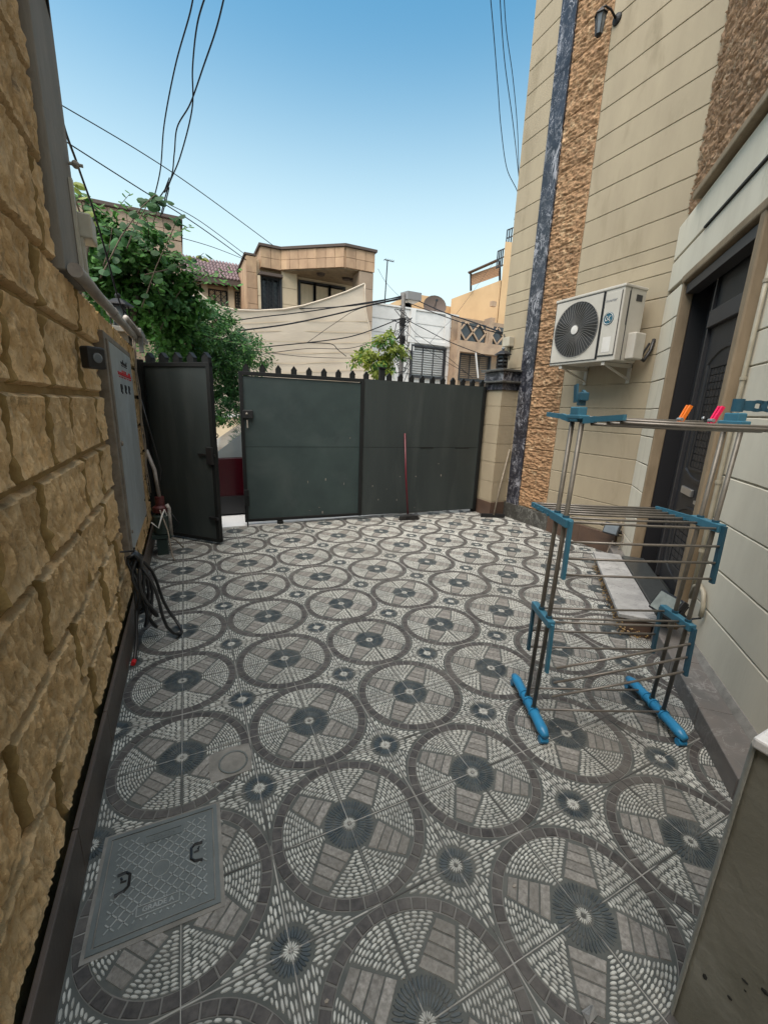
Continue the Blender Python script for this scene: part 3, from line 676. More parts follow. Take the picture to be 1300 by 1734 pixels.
# ================================================================ GATE
GA, GB_ = Vector((0.155,4.402,0)), Vector((3.79,4.135,0)); gdv = (GB_-GA).normalized(); gn = Vector((gdv.y, -gdv.x, 0))   # gn towards the camera
def gateT(o, d_, n_): return lambda p: o + d_*p[0] + n_*p[1] + Vector((0,0,p[2]))
def picket(T, x, z, parent, wd=0.068, th=0.042):
    q = MB(T); h = 0.052
    q.add([(x-wd/2,-th/2,z),(x+wd/2,-th/2,z),(x+wd/2,th/2,z),(x-wd/2,th/2,z),
           (x-wd/2,-th/2,z+h),(x+wd/2,-th/2,z+h),(x+wd/2,th/2,z+h),(x-wd/2,th/2,z+h),(x,-th/2,z+h+0.042),(x,th/2,z+h+0.042)],
          [(0,1,2,3),(0,4,8,5,1),(3,2,6,9,7),(0,3,7,4),(1,5,6,2),(4,7,9,8),(5,8,9,6)])
    # the little cap that overhangs
    q.add([(x-wd/2-.006,-th/2-.004,z+h-.004),(x,-th/2-.004,z+h+.05),(x+wd/2+.006,-th/2-.004,z+h-.004),(x-wd/2-.006,th/2+.004,z+h-.004),(x,th/2+.004,z+h+.05),(x+wd/2+.006,th/2+.004,z+h-.004),
           (x,-th/2-.004,z+h+.043),(x,th/2+.004,z+h+.043)], [(0,1,4,3),(1,2,5,4),(0,3,7,6),(6,7,5,2),(0,6,1),(1,6,2),(3,4,7),(4,5,7)])
    return q.build('picket', M['gateF'], parent)
GT = gateT(GA, gdv, gn)
Lg = (GB_-GA).length; mid = 1.625
def leaf(nm, label, x0, x1, over, ztop):
    t = thing(nm, label, 'gate', GA + gdv*x0, 'leaves of the driveway gate')
    f = 0.045
    q = MB(GT); zb = 0.055
    q.box((x0,-0.03,zb),(x0+f,0.032,ztop),bev=.003); q.box((x1-f,-0.03,zb),(x1,0.046,ztop),bev=.003)
    q.box((x0,-0.03,ztop-.045),(x1,0.03,ztop),bev=.003); q.box((x0,-0.028,zb),(x1,0.028,zb+.04),bev=.003); q.box((x0,-0.028,1.0),(x1,0.006,1.04))
    q.build('frame', M['gateF'], t)
    a, b_ = (x0+f, x1-f) if not over else (x0-0.02, x1-0.03)
    yy = 0.012 if not over else 0.034
    zt = ztop-.055 if not over else ztop-0.004
    for (z0, z1) in ((0.062,1.055),(1.06,zt)):
        rr = random.Random(int(z0*50+x0*7)); n = 9; q = MB(GT)        # sheets with slight oil-canning
        vs = []; fs = []
        m2 = 7
        for c in range(m2+1):
            for i in range(n+1):
                u = a+(b_-a)*i/n; z = z0+(z1-z0)*c/m2; k = 0 if i in (0, n) or c in (0, m2) else 1
                vs.append((u, yy + k*0.007*mnoise.noise(Vector((u*1.6, z*1.3, x0*5))), z))
        for c in range(m2):
            for i in range(n): s_ = c*(n+1)+i; fs.append((s_, s_+1, s_+n+2, s_+n+1))
        q.add(vs, fs); q.build('sheet', M['gate' if over else 'gateG'], t, smooth=True)
        q = MB(GT); q.box((a, yy-0.008, z0-.004),(b_, yy-0.006, z1+.004)); q.build('sheet_back', M['gateF'], t)
    return t
gl = leaf('gate_leaf', 'left driveway gate leaf of dark grey sheet in a black frame, with the lock', 0.0, mid, False, 1.985)
gr = leaf('gate_leaf', 'right driveway gate leaf faced with one wide grey sheet, broom leaning on it', mid+0.012, Lg-0.06, True, 1.985)
i = 0; x = 0.09
while x < Lg-0.1:
    if not (1.80 < x < 1.84): picket(GT, x, 1.985, gl if x < mid else gr)
    x += 0.196 if x < mid else 0.170
q = MB(GT); q.box((1.86,-0.06,1.9),(1.94,0.0,2.14),bev=.004); q.box((1.845,-0.075,2.14),(1.955,0.015,2.155)); q.build('drop_bolt_post', M['gateF'], gr)
q = MB(GT); q.box((0.03,0.012,1.42),(0.15,0.06,1.52),bev=.006); q.build('lock_box', M['blk'], gl); 
q = MB(GT); q.ball((0.075,0.062,1.475),0.014,n=8,k=5); q.box((0.07,0.05,1.30),(0.085,0.062,1.40)); q.build('keyhole', M['rust'], gl)
q = MB(GT); q.box((0.00,0.02,0.28),(0.06,0.055,0.50),bev=.004); q.tube([(0.03,0.05,0.0),(0.03,0.05,0.42),(0.06,0.06,0.42)],0.009); q.build('drop_bolt', M['gateF'], gl)
q = MB(GT); q.box((0.42,-0.04,0.0),(0.50,0.03,0.045),bev=.008); q.build('wheel_block', M['gateF'], gl)
rr = random.Random(4); q = MB(GT)
for _ in range(16):
    x = rr.uniform(0.1,Lg-0.3); z = rr.choice((rr.uniform(0.1,0.7), rr.uniform(0.1,1.8))); yy = 0.0165 if x < mid else 0.0385
    q.box((x,yy-.004,z),(x+rr.uniform(.004,.012),yy,z+rr.uniform(.006,.035)))
q.build('chipped_paint', M['rust'], gl)
q = MB(GT); q.box((mid+0.9,0.034,1.048),(mid+1.12,0.0395,1.062)); q.box((mid+1.5,0.034,1.048),(mid+1.75,0.0395,1.060)); q.build('bent_seam', M['gateF'], gr)
# pedestrian leaf, swung inwards
HA = Vector((-0.865,4.33,0)); HB = Vector((-0.197,3.685,0)); hd = (HB-HA).normalized(); hn = Vector((-hd.y*-1, -hd.x, 0)); hn = Vector((hd.y, -hd.x, 0))
HT = gateT(HA, hd, hn); Lh = (HB-HA).length
pg = thing('pedestrian_gate', 'narrow dark sheet metal gate leaf standing open against the stone wall', 'gate', HA)
q = MB(HT)
for a in ((0,-.025,.03),(Lh-.045,-.03,.03)): q.box((a[0],-0.028,.03),(a[0]+.045,0.028,2.0),bev=.003)
q.box((0,-.027,1.955),(Lh,.027,2.0),bev=.003); q.box((0,-.027,.03),(Lh,.027,.07),bev=.003); q.build('frame', M['gateF'], pg)
q = MB(HT); q.box((0.02,0.006,0.05),(Lh-.04,0.016,1.965)); q.build('sheet', M['gate'], pg)
for k in range(5): picket(HT, 0.12+0.19*k, 2.0, pg, 0.085, 0.05)
q = MB(HT); q.box((Lh-.10,-.045,0.93),(Lh-.01,.05,1.12),bev=.006); q.box((Lh-.22,0.02,1.02),(Lh+0.01,0.035,1.045)); q.build('latch', M['blk'], pg)
q = MB(HT); q.tube([(Lh-0.005,0.0,1.25),(Lh+0.03,0,1.27),(Lh+0.045,0,1.25),(Lh+0.03,0,1.23),(Lh-0.005,0,1.25)],0.006); q.build('staple', M['blk'], pg)
q = MB(HT); q.box((Lh-.12,0.02,0.30),(Lh-.0,0.045,0.33)); q.build('bolt', M['blk'], pg)
gp = thing('gate_post', 'black steel hinge post at the far end of the stone wall', 'post', (-0.86,4.38,0))
q = MB(); q.box((-0.99,4.305,-0.01),(-0.855,4.405,2.03),bev=.003); q.build('shaft', M['gateF'], gp)

# gate pillar on the right
pr = thing('gate_pillar', 'square cream gate pillar with tiered black marble capping beside the gate', 'pillar', (3.93,3.98,0))
q = MB(); q.box((3.79,3.80,-0.01),(4.079,4.16,1.935)); q.build('shaft', M['plasterR'], pr)
for z in (0.24,0.55,0.86,1.14,1.42,1.70):
    q = MB(); q.box((3.786,3.796,z+.004),(4.079,4.165,min(1.935,z+.275 if z > .3 else z+.30))); q.build('plaster_course', M['plasterR'], pr)
q = MB(); q.box((3.775,3.785,-.01),(4.049,4.17,0.225),bev=.004); q.build('skirting_slab', M['skirtBr'], pr)
q = MB(); q.box((3.76,3.775,1.937),(4.079,4.18,2.03),bev=.004); q.build('capital_block', M['marbleB'], pr)
q = MB(); q.box((3.705,3.72,2.032),(4.079,4.23,2.065),bev=.01); q.build('cap_slab', M['skirtB'], pr)
q = MB(); q.box((3.75,3.765,2.067),(4.079,4.19,2.19),bev=.004); q.build('capital_block', M['marbleB'], pr)
q = MB(); q.box((3.70,3.715,2.192),(4.079,4.235,2.228),bev=.01); q.build('cap_slab', M['skirtB'], pr)
q = MB(); q.box((3.70,4.135,0.0),(3.775,4.19,1.98),bev=.003); q.build('steel_jamb', M['gateF'], pr)

def lantern(c, k, label, parent_name='post_lantern', louv=True):
    t = thing(parent_name, label, 'lantern', c, 'lanterns on the gate pillars'); x, y, z = c
    q = MB(); q.lathe((x,y,z),[(0.09*k,0),(0.10*k,.012*k),(0.075*k,.03*k)],6); q.build('base', M['lantern'], t)
    for a in range(6):
        an = math.pi/3*a; q = MB(); p = Vector((x+0.088*k*math.cos(an), y+0.088*k*math.sin(an), z+.025*k)); q.tube([p, p+Vector((0,0,.20*k))], 0.008*k, 5); q.build('corner_bar', M['lantern'], t)
        if louv:
            q = MB(); a2 = an+math.pi/6; n_ = Vector((math.cos(a2), math.sin(a2), 0)); s_ = Vector((-n_.y, n_.x, 0))
            for j_ in range(3):
                cc = Vector((x,y,z+(.055+.055*j_)*k)) + n_*0.075*k; q.bar(cc - s_*.035*k, cc + s_*.035*k, .008*k, .03*k, up=(n_.x*.8, n_.y*.8, .9))
            q.build('louvre', M['lantern'], t)
    q = MB(); q.lathe((x,y,z+.03*k),[(0.066*k,0),(0.066*k,.19*k)],12); q.build('glass', M['glass'], t, smooth=True)
    q = MB(); q.lathe((x,y,z+.22*k),[(0.10*k,0),(0.145*k,.008*k),(0.14*k,.02*k),(0.055*k,.07*k),(0.02*k,.08*k)],6); q.build('roof', M['lantern'], t)
    q = MB(); q.ball((x,y,z+.325*k),.028*k,n=10,k=6); q.build('finial', M['glass' if louv else 'lantern'], t)
    return t
lantern((3.86,3.95,2.23), 0.92, 'black louvred lantern on top of the right gate pillar')
# left gate pillar (mostly in the leaves) and its lantern
pl_ = thing('gate_pillar', 'concrete pillar cap at the far end of the stone wall under the left lantern', 'pillar', (-0.98,3.95,0))
q = MB(); q.box((-1.14,3.78,2.136),(-0.92,4.10,2.22)); q.build('shaft', M['plasterL'], pl_)
q = MB(); q.box((-1.20,3.70,2.222),(-0.80,4.16,2.27),bev=.006); q.build('cap_slab', M['cement'], pl_)
q = MB(); q.box((-0.835,3.72,2.05),(-0.80,3.80,2.22)); q.build('bracket', M['cement'], pl_)
lantern((-0.985,3.9,2.272), 0.92, 'black hexagonal lantern half hidden in leaves on the left pillar', louv=False)

# ================================================================ THINGS ON THE LEFT WALL
pw = lambda n_, lab, cat, loc, **k: thing(n_, lab, cat, loc, **k)
pp = pw('drain_pipe', 'thick grey pipe lying along the top of the stone wall', 'pipe', (-0.87,1.2,2.15))
pts = [(-0.868, 1.23+0.2*i, 2.145+0.0035*i + 0.004*math.sin(i*1.7)) for i in range(15)]
q = MB(); q.tube(pts, 0.030, 14); q.build('pipe', M['pvc'], pp, autos=50)
for y0, y1 in ((2.3,2.36),(3.9,4.02)):
    q = MB(); q.tube([(-0.868,y0,2.122+.018*y0),(-0.868,y1,2.122+.018*y1)], 0.035, 14); q.build('collar', M['pvc'], pp, autos=50)
pp = pw('conduit', 'thin white conduit running along the wall top beside the thick pipe', 'pipe', (-0.80,2.9,2.17))
q = MB(); q.tube([(-0.845,2.9,2.225),(-0.82,3.6,2.215),(-0.80,4.25,2.20)],0.022,10); q.tube([(-0.93,3.3,2.25),(-0.86,3.9,2.255),(-0.83,4.15,2.235),(-0.83,4.22,2.19)],0.024,10); q.build('pipe', M['pvc'], pp, smooth=True)
jb = pw('junction_box', 'pale square junction box on white trunking at the edge of the grey plaster', 'electrical box', (-0.87,1.62,2.45))
q = MB(); q.box((-0.902,1.60,2.385),(-0.835,1.745,2.50),bev=.008); q.build('box', M['beigebox'], jb)
q = MB(); q.box((-0.900,1.60,2.19),(-0.876,1.64,2.384)); q.build('trunking', M['beigebox'], jb)
q = MB(); q.box((-0.900,1.545,2.20),(-0.885,1.575,2.62)); q.build('trunking', M['beigebox'], jb)
q = MB(); q.ball((-0.87,1.60,2.70),0.018); q.tube([(-0.9,1.6,2.70),(-0.84,1.6,2.70)],.008); q.build('insulator', M['rust'], jb)
sp = pw('wall_spotlight', 'small square black spotlight with a round lens on the stone wall', 'lamp', (-0.86,1.36,1.79))
sf = Vector((0.72,-0.69,0.0)).normalized(); ss = Vector((sf.y*-1, sf.x, 0)); sc0 = Vector((-0.852,1.36,1.79))
ST = lambda p: sc0 + ss*p[0] + sf*p[1] + Vector((0,0,p[2]))
q = MB(ST); q.box((-.048,-.045,-.052),(.048,.012,.052),bev=.01); q.build('housing', M['blk'], sp)
q = MB(ST); q.lathe((0,0.012,0),[(0.024,-0.002),(0.024,0.003),(0.018,0.005)],16,axis='y'); q.build('lens', M['glass'], sp)
# meter cabinet
mc = pw('meter_cabinet', 'tall grey steel meter cabinet with red warning lettering set into the stone wall', 'cabinet', (-0.89,2.7,1.2))
q = MB(); y0, y1, z0, z1 = 2.05, 3.36, 0.50, 1.965
q.box((-0.97,y0-.055,z0-.03),(-0.872,y0,z1+.04),bev=.006); q.box((-0.97,y1,z0-.03),(-0.872,y1+.05,z1+.04),bev=.006); q.box((-0.97,y0,z1),(-0.872,y1,z1+.04),bev=.006); q.build('frame', M['frameS'], mc)
q = MB(); q.box((-0.92,y0+.06,z0+.01),(-0.868,y1-.002,z1-.004),bev=.004); q.build('door_leaf', M['steel'], mc)
q = MB(); q.box((-0.918,y0+.002,z0),(-0.862,y0+.055,z1-.002),bev=.003); q.build('side_frame', M['frameS'], mc)
q = MB(); q.ball((-0.864,2.18,1.30),0.02,n=8,k=5,sc=(.5,1,1)); q.ball((-0.864,2.18,0.66),0.014,n=8,k=5,sc=(.5,1,1)); q.ball((-0.864,3.28,0.66),0.014,n=8,k=5,sc=(.5,1,1)); q.build('screw', M['frameS'], mc)
TLx = lambda yc, zc_: (lambda p: Vector((-0.8665 + p[2], yc + p[0], zc_ + p[1])))
def arabic(y0_, y1_, z_, h, mt, seed, dots=True):
    q = MB(); rr = random.Random(seed); y = y0_
    while y < y1_:
        L_ = min(rr.uniform(.05,.11), y1_-y); n = 5; X = -0.866
        pts = [(X, y+L_*i/n, z_ + h*0.4*math.sin(i*2.1+seed)*(.6)) for i in range(n+1)]
        q.tube(pts, h*0.11, 5); 
        if rr.random() < .6: q.tube([(X,y+L_*.5,z_),(X,y+L_*.55,z_+h*.7)], h*.14, 5)
        if dots: q.ball((X,y+L_*.4,z_-h*.55),h*.13,n=6,k=4)
        y += L_+rr.uniform(.008,.02)
    return q.build('lettering', M[mt], mc)
arabic(2.64,2.98,1.865,0.036,'black',1); arabic(2.42,3.22,1.78,0.042,'red',2)
for yc in (2.52,2.76,2.99):
    q = MB(); X = -0.866; q.tube([(X,yc-.03,1.70),(X,yc-.03,1.645)],.006,5); q.tube([(X,yc-.03,1.70),(X,yc+.03,1.70),(X,yc+.03,1.668),(X,yc-.01,1.665),(X,yc+.03,1.64)],.006,5); q.build('lettering', M['black'], mc)
mc.location.x -= 0.02
# hose
hs = pw('garden_hose', 'coiled black rubber hose hanging low on the stone wall, its end on the floor', 'hose', (-0.85,1.7,0.4))
def loop(yc, ztop, w_, h_, x_, n=22, ph=0.0, sx=0.0):
    return [(x_ + 0.02*math.sin(3*t+ph) + sx*(0.5-0.5*math.cos(t))*1.0, yc + w_*math.sin(t) * (0.35+0.65*(0.5-0.5*math.cos(t))), ztop - h_*(0.5-0.5*math.cos(t))) for t in [2*math.pi*i/n for i in range(n+1)]]
q = MB()
pts = []
for k, (w_, h_, sx, dy) in enumerate(((0.10,0.40,0.03,0),(0.13,0.50,0.05,.02),(0.07,0.36,0.02,-.02),(0.12,0.42,0.08,.0),(0.06,0.52,0.05,.03),(0.17,0.585,0.19,.03))):
    pts += loop(1.74+dy, 0.62-0.006*k, w_, h_, -0.855+0.008*k, 20, k, sx)
q.tube(pts, 0.0105, 8); q.tube([(-0.85,1.74,0.60),(-0.85,1.70,0.3),(-0.86,1.60,0.10),(-0.87,1.52,0.02),(-0.872,1.50,0.012)], 0.0105, 8)
for k in range(5): q.tube([(-0.87,1.68+.02*k,0.63-.01*k),(-0.83,1.69+.02*k,0.645),(-0.80,1.70+.02*k,0.60),(-0.81,1.71+.02*k,0.50)],.011,7)
q.build('hose', M['blkr'], hs, smooth=True)
q = MB(); q.tube([(-0.872,1.50,0.012),(-0.876,1.465,0.012)],0.014,8); q.build('nozzle', M['red'], hs)
q = MB(); q.tube([(-0.91,1.74,0.655),(-0.835,1.74,0.655),(-0.83,1.74,0.675)],.007,6); q.build('hook', M['lantern'], hs)
# little pump
pu = pw('water_pump', 'small dark water pump with a maroon head among pipes beside the meter cabinet', 'pump', (-0.80,3.62,0.35))
q = MB(); q.lathe((-0.78,3.60,0.22),[(0.02,0),(0.085,.01),(0.085,.20),(0.06,.22)],14); q.box((-0.88,3.52,0.18),(-0.70,3.68,0.22)); q.build('motor', M['pumpG'], pu, autos=40)
q = MB(); q.lathe((-0.78,3.60,0.45),[(0.05,0),(0.075,.01),(0.075,.06),(0.045,.08),(0.045,.17)],14); q.build('head', M['pumpR'], pu, autos=40)
q = MB(); q.tube([(-0.70,3.56,0.20),(-0.70,3.56,0.50),(-0.72,3.57,0.54)],.020,8); q.tube([(-0.78,3.6,0.62),(-0.80,3.62,0.9),(-0.86,3.66,1.1)],.018,8); q.build('outlet_pipe', M['pvc'], pu, smooth=True)
q = MB(); q.tube([(-0.86,3.40,0.40),(-0.80,3.38,0.34),(-0.76,3.42,0.46),(-0.74,3.5,0.50),(-0.72,3.48,0.44)],.008,6); q.build('white_flex', M['white'], pu, smooth=True)
for k, P in enumerate(([(-.8,3.6,.30),(-.68,3.55,.45),(-.62,3.60,.32),(-.70,3.62,.2)], [(-.78,3.5,.5),(-.72,3.4,.3),(-.70,3.36,.05),(-.68,3.30,.01)], [(-.8,3.6,.6),(-.74,3.62,.9),(-.80,3.64,1.25),(-.86,3.68,1.6)], [(-.75,3.6,.2),(-.66,3.62,.12),(-.60,3.66,.02)])):
    q = MB(); q.tube(P, 0.007, 6); q.build('cable', M['frameS' if k % 2 else 'blk'], pu, smooth=True)
q = MB(); q.box((-0.84,3.53,0.0),(-0.74,3.66,0.17)); q.build('stand', M['pumpG'], pu)
for k, (yy, lab) in enumerate(((3.48,'thin brown wire stapled down the stones right beside the meter cabinet'),(3.62,'thin pinkish wire stapled down the stones nearest the open gate leaf'))):
    o = MB(); P = [(-0.862+0.008*math.sin(i*2+k), yy+0.012*math.sin(i*1.3+k), 2.16-0.15*i) for i in range(11)]; o.tube(P, 0.006, 6); tag(o.build('wall_wire', M['frameS'], None, smooth=True), lab, 'wire')

# ================================================================ COVERS IN THE FLOOR
mcv = thing('manhole_cover', 'square grey cast manhole cover with raised bars and a GRADE A plaque', 'manhole cover', (-0.665,0.105,0))
cx, cy, ca = -0.6635, 0.107, R(-1.5)
def CT(p): return Vector((cx + p[0]*math.cos(ca) - p[1]*math.sin(ca), cy + p[0]*math.sin(ca) + p[1]*math.cos(ca), p[2]))
H_ = 0.187
q = MB(CT)
for a in (((-H_,-H_),(H_,-H_+.014)),((-H_,H_-.014),(H_,H_)),((-H_,-H_+.014),(-H_+.014,H_-.014)),((H_-.014,-H_+.014),(H_,H_-.014))): q.box((a[0][0],a[0][1],-0.005),(a[1][0],a[1][1],0.006))
q.build('frame', M['cover'], mcv)
q = MB(CT); q.box((-H_-.012,-H_-.014,-0.006),(H_+.013,H_+.010,0.0015)); q.build('cement_bed', M['cement'], mcv)
q = MB(CT); q.box((-H_+.018,-H_+.018,-.004),(H_-.018,H_-.018,0.0058),bev=.002); q.build('plate', M['cover'], mcv)
q = MB(CT)
def clipseg(x0,y0,x1,y1,holes,lim):
    n = 60; segs = []; run = None
    for i in range(n+1):
        x = x0+(x1-x0)*i/n; y = y0+(y1-y0)*i/n
        okk = abs(x) < lim and abs(y) < lim and not any((h[0] == 'c' and math.hypot(x-h[1],y-h[2]) < h[3]) or (h[0] == 'r' and abs(x-h[1]) < h[3] and abs(y-h[2]) < h[4]) for h in holes)
        if okk: run = [(x,y),(x,y)] if run is None else [run[0],(x,y)]
        elif run: segs.append(run); run = None
    if run: segs.append(run)
    return segs
holes = [('c',0,0,.030),('r',0.0,-.118,.068,.017),('r',0.0,.125,.066,.017),('r',-.112,-.005,.022,.034),('r',.112,.010,.022,.030)]
for k in range(-8, 9):
    o = k*0.038
    for sg in (1, -1):
        for s_ in clipseg(-.2+o, -.2*sg, .2+o, .2*sg, holes, 0.148):
            if math.hypot(s_[1][0]-s_[0][0], s_[1][1]-s_[0][1]) > .008: q.bar((s_[0][0],s_[0][1],.0062),(s_[1][0],s_[1][1],.0062),.0042,.0036)
q.build('raised_bars', M['coverB'], mcv)
q = MB(CT)
def ringm(q, x, y, r, w_, n=28, z=.0066, h=.0036): q.tube([(x+r*math.cos(2*math.pi*i/n), y+r*math.sin(2*math.pi*i/n), z) for i in range(n+1)], w_, 5)
ringm(q, 0,0,.028,.0018); q.build('centre_ring', M['coverB'], mcv)
def frame_(q, x, y, a, b_, w_):
    for s_ in ((x-a,y-b_,x+a,y-b_),(x-a,y+b_,x+a,y+b_),(x-a,y-b_,x-a,y+b_),(x+a,y-b_,x+a,y+b_)): q.bar((s_[0],s_[1],.0066),(s_[2],s_[3],.0066),w_,.0036)
q = MB(CT); frame_(q,0,-.118,.062,.0145,.003); textmesh('GRADE A', .022, lambda p: (p[0], -.118+p[1], .0066+p[2]), q, depth=.0018, bold=.0007); q.build('plaque', M['coverB'], mcv)
q = MB(CT); frame_(q,0,.125,.060,.0145,.0026); textmesh('GRADE A', .019, lambda p: (p[0], .125+p[1], .0062+p[2]), q, depth=.0006); q.build('plaque', M['cover'], mcv)
for (x, y, s_) in ((-.112,-.005,1),(.112,.010,-1)):
    q = MB(CT); z = .0075
    q.tube([(x-.022*s_,y+.030,z),(x+.004*s_,y+.032,z),(x+.016*s_,y+.022,z),(x+.016*s_,y-.018,z),(x+.004*s_,y-.030,z),(x-.022*s_,y-.036,z)],.0048,6)
    q.tube([(x+.008*s_,y+.002,z),(x-.010*s_,y+.004,z)],.003,6); q.tube([(x-.010*s_,y+.018,z),(x-.006*s_,y+.010,z)],.0034,6)
    q.build('lifting_slot', M['blk'], mcv)
co = thing('cleanout_cap', 'small round drain cap in a square of patched cement near the left wall', 'drain cap', (-0.395,0.485,0))
q = MB(); q.add([(-.485+rx,.40+ry,z) for z in (-.006,.0025) for rx, ry in ((0,0),(.17,.005),(.182,.10),(.175,.165),(.08,.175),(.0,.16),(-.008,.08))], [list(range(7)), list(range(7,14))] + [(i,(i+1)%7,7+(i+1)%7,7+i) for i in range(7)]); q.build('cement_patch', M['cement'], co)
q = MB(); ringm(q,-.388,.478,.060,.0045,z=.004); q.build('rim', M['cover'], co, smooth=True)
q = MB(); q.lathe((-.388,.478,.001),[(.056,0),(.056,.003),(.050,.0042),(.002,.0042)],22); q.build('cap', M['cement'], co)

# ================================================================ BROOMS
br = thing('broom', 'broom with a long dark red pole leaning upright on the grey gate', 'broom', (2.43,4.01,0))
q = MB(); q.tube([(2.435,4.02,0.05),(2.415,4.10,0.6),(2.398,4.175,1.262)],0.012,8); q.build('pole', M['broomR'], br, smooth=True)
q = MB(); q.hull([(2.30,3.985,0.06),(2.57,3.965,0.06),(2.57,4.015,0.06),(2.30,4.035,0.06)],[(2.40,3.995,0.085),(2.47,3.99,0.085),(2.47,4.01,0.085),(2.40,4.015,0.085)]); q.build('head', M['blk'], br)
q = MB(); rr = random.Random(2)
for i in range(60):
    t = i/59; x = 2.30+.27*t; q.bar((x,4.0-.02*t,.06),(x+(t-.5)*.03+rr.uniform(-.005,.005),4.0-.02*t+rr.uniform(-.03,.02),.003),.004,.03)
q.build('bristles', M['bristle'], br)
sq = thing('squeegee', 'floor squeegee with a grey wooden pole and wide black blade beside the gate pillar', 'squeegee', (3.9,3.85,0))
q = MB(); q.tube([(3.79,3.70,0.045),(3.90,3.745,0.5),(4.035,3.775,1.06)],0.012,8); q.build('pole', M['wood'], sq, smooth=True)
q = MB(); q.bar((3.62,3.80,0.035),(3.97,3.655,0.035),.035,.05); q.bar((3.62,3.80,0.008),(3.97,3.655,0.008),.008,.016); q.build('blade', M['blk'], sq)

# ================================================================ AIR CONDITIONER
ac = thing('air_conditioner', 'white outdoor air conditioner unit with a round blue badge on wall brackets', 'air conditioner', (3.77,2.34,2.18))
X0, X1, Y0, Y1, Z0, Z1 = 3.60, 3.94, 1.905, 2.775, 2.18, 2.91
q = MB(); q.box((X0+.004,Y0,Z0),(X1,Y1,Z1-.02),bev=.008); q.build('casing', M['acbody'], ac)
q = MB(); q.box((X0-.006,Y0-.008,Z1-.03),(X1+.006,Y1+.008,Z1),bev=.008); q.build('lid', M['acbody'], ac)
# front, seen from -x:  left in the picture is +y
fy, fz, fr_ = 2.445, 2.545, 0.292
q = MB(); q.box((X0-.004,fy-.315,Z0+.03),(X0+.0035,fy+.315,Z1-.035),bev=.003); q.build('fan_panel', M['acbody'], ac)
q = MB(); q.lathe((X0-.005,fy,fz),[(fr_,0),(fr_,.0012)],40,axis='x'); q.build('fan_opening', M['acin'], ac)
q = MB()
for k in range(4):
    a = math.pi/2*k; 
    q.add([(X0-.007,fy,fz)] + [(X0-.007, fy+r0*math.cos(a+t), fz+r0*math.sin(a+t)) for r0, t in ((.06,0),(.16,-.25),(.27,-.15),(.275,.35),(.17,.55),(.07,.8))], [(0,1,2,3,4,5,6)])
q.build('fan_blade', M['hole'], ac)
q = MB()
for k in range(46):
    a = 2*math.pi*k/46; sw = 0.22
    q.tube([(X0-.014, fy+.055*math.cos(a), fz+.055*math.sin(a)), (X0-.022, fy+.16*math.cos(a+sw*.5), fz+.16*math.sin(a+sw*.5)), (X0-.012, fy+fr_*math.cos(a+sw), fz+fr_*math.sin(a+sw))], 0.0021, 4, cap=False)
for rr_ in (.05,fr_): q.tube([(X0-.016-(0.004 if rr_ < .25 else -.004), fy+rr_*math.cos(2*math.pi*i/36), fz+rr_*math.sin(2*math.pi*i/36)) for i in range(37)], 0.0028, 5, cap=False)
q.build('grille', M['acwire'], ac)
q = MB(); q.lathe((X0-.024,fy,fz),[(.044,.004),(.046,0),(.01,-.004)],20,axis='x'); q.build('hub', M['white'], ac)
q = MB()
for a in (((fy-.318,Z0+.028),(fy+.318,Z0+.034)),((fy-.318,Z1-.040),(fy+.318,Z1-.034)),((fy-.324,Z0+.028),(fy-.312,Z1-.034)),((fy+.313,Z0+.028),(fy+.319,Z1-.034))): q.box((X0-.005,a[0][0],a[0][1]),(X0-.0005,a[1][0],a[1][1]))
q.box((X0-.005,fy-.33,Z0+.03),(X0+.001,fy-.305,Z1-.035)); q.build('groove', M['acdark'], ac)
q = MB(); q.box((X0-.005,Y0+.025,Z0+.06),(X0+.003,Y0+.205,Z1-.06),bev=.003); q.build('service_panel', M['acbody'], ac)
q = MB()
for a in (((Y0+.018,Z0+.052),(Y0+.212,Z0+.058)),((Y0+.018,Z0+.052),(Y0+.023,Z1-.056))): q.box((X0-.003,a[0][0],a[0][1]),(X0+.002,a[1][0],a[1][1]))
q.build('groove', M['acdark'], ac)
by, bz = Y0+.135, 2.60
ACf = lambda yc, zc_: (lambda p: Vector((X0-.0062-p[2], yc - p[0], zc_ + p[1])))
q = MB(); q.lathe((X0-.0085,by,bz),[(.062,.003),(.062,0)],28,axis='x'); q.build('badge', M['badge'], ac)
q = MB()
tr = ACf(by, bz)
def curl(cx_, cz_, r0, a0, a1, n=14, sh=0.0): return [tr((cx_+r0*(1-sh*i/n)*math.cos(a0+(a1-a0)*i/n), cz_+r0*(1-sh*i/n)*math.sin(a0+(a1-a0)*i/n), .004)) for i in range(n+1)]
q.tube(curl(0,0,.054,0,2*math.pi,30),.0028,5)
q.tube(curl(-.017,0,.018,R(48),R(335),16,.05),.0032,5); q.tube([tr((-.001,-.010,.004)),tr((-.003,.001,.004)),tr((-.014,.002,.004))],.0030,5); q.tube(curl(.018,.0105,.0095,R(30),R(265),12),.0030,5); q.tube(curl(.019,-.0095,.0110,R(100),R(325),12),.0032,5)
for s_ in (0,90,180,270): q.tube(curl(.036*math.cos(R(s_+45)),.036*math.sin(R(s_+45)),.007,R(s_+180),R(s_+400),8,.4),.0018,4)
q.build('monogram', M['white'], ac)
q = MB(); textmesh('Inverter', .040, ACf(by-.005, 2.775), q, depth=.0008, bold=.0006); q.build('lettering', M['grey'], ac)
q = MB(); q.box((X0-.0066,Y0+.07,2.27),(X0-.005,Y0+.165,2.42)); q.build('sticker', M['white'], ac)
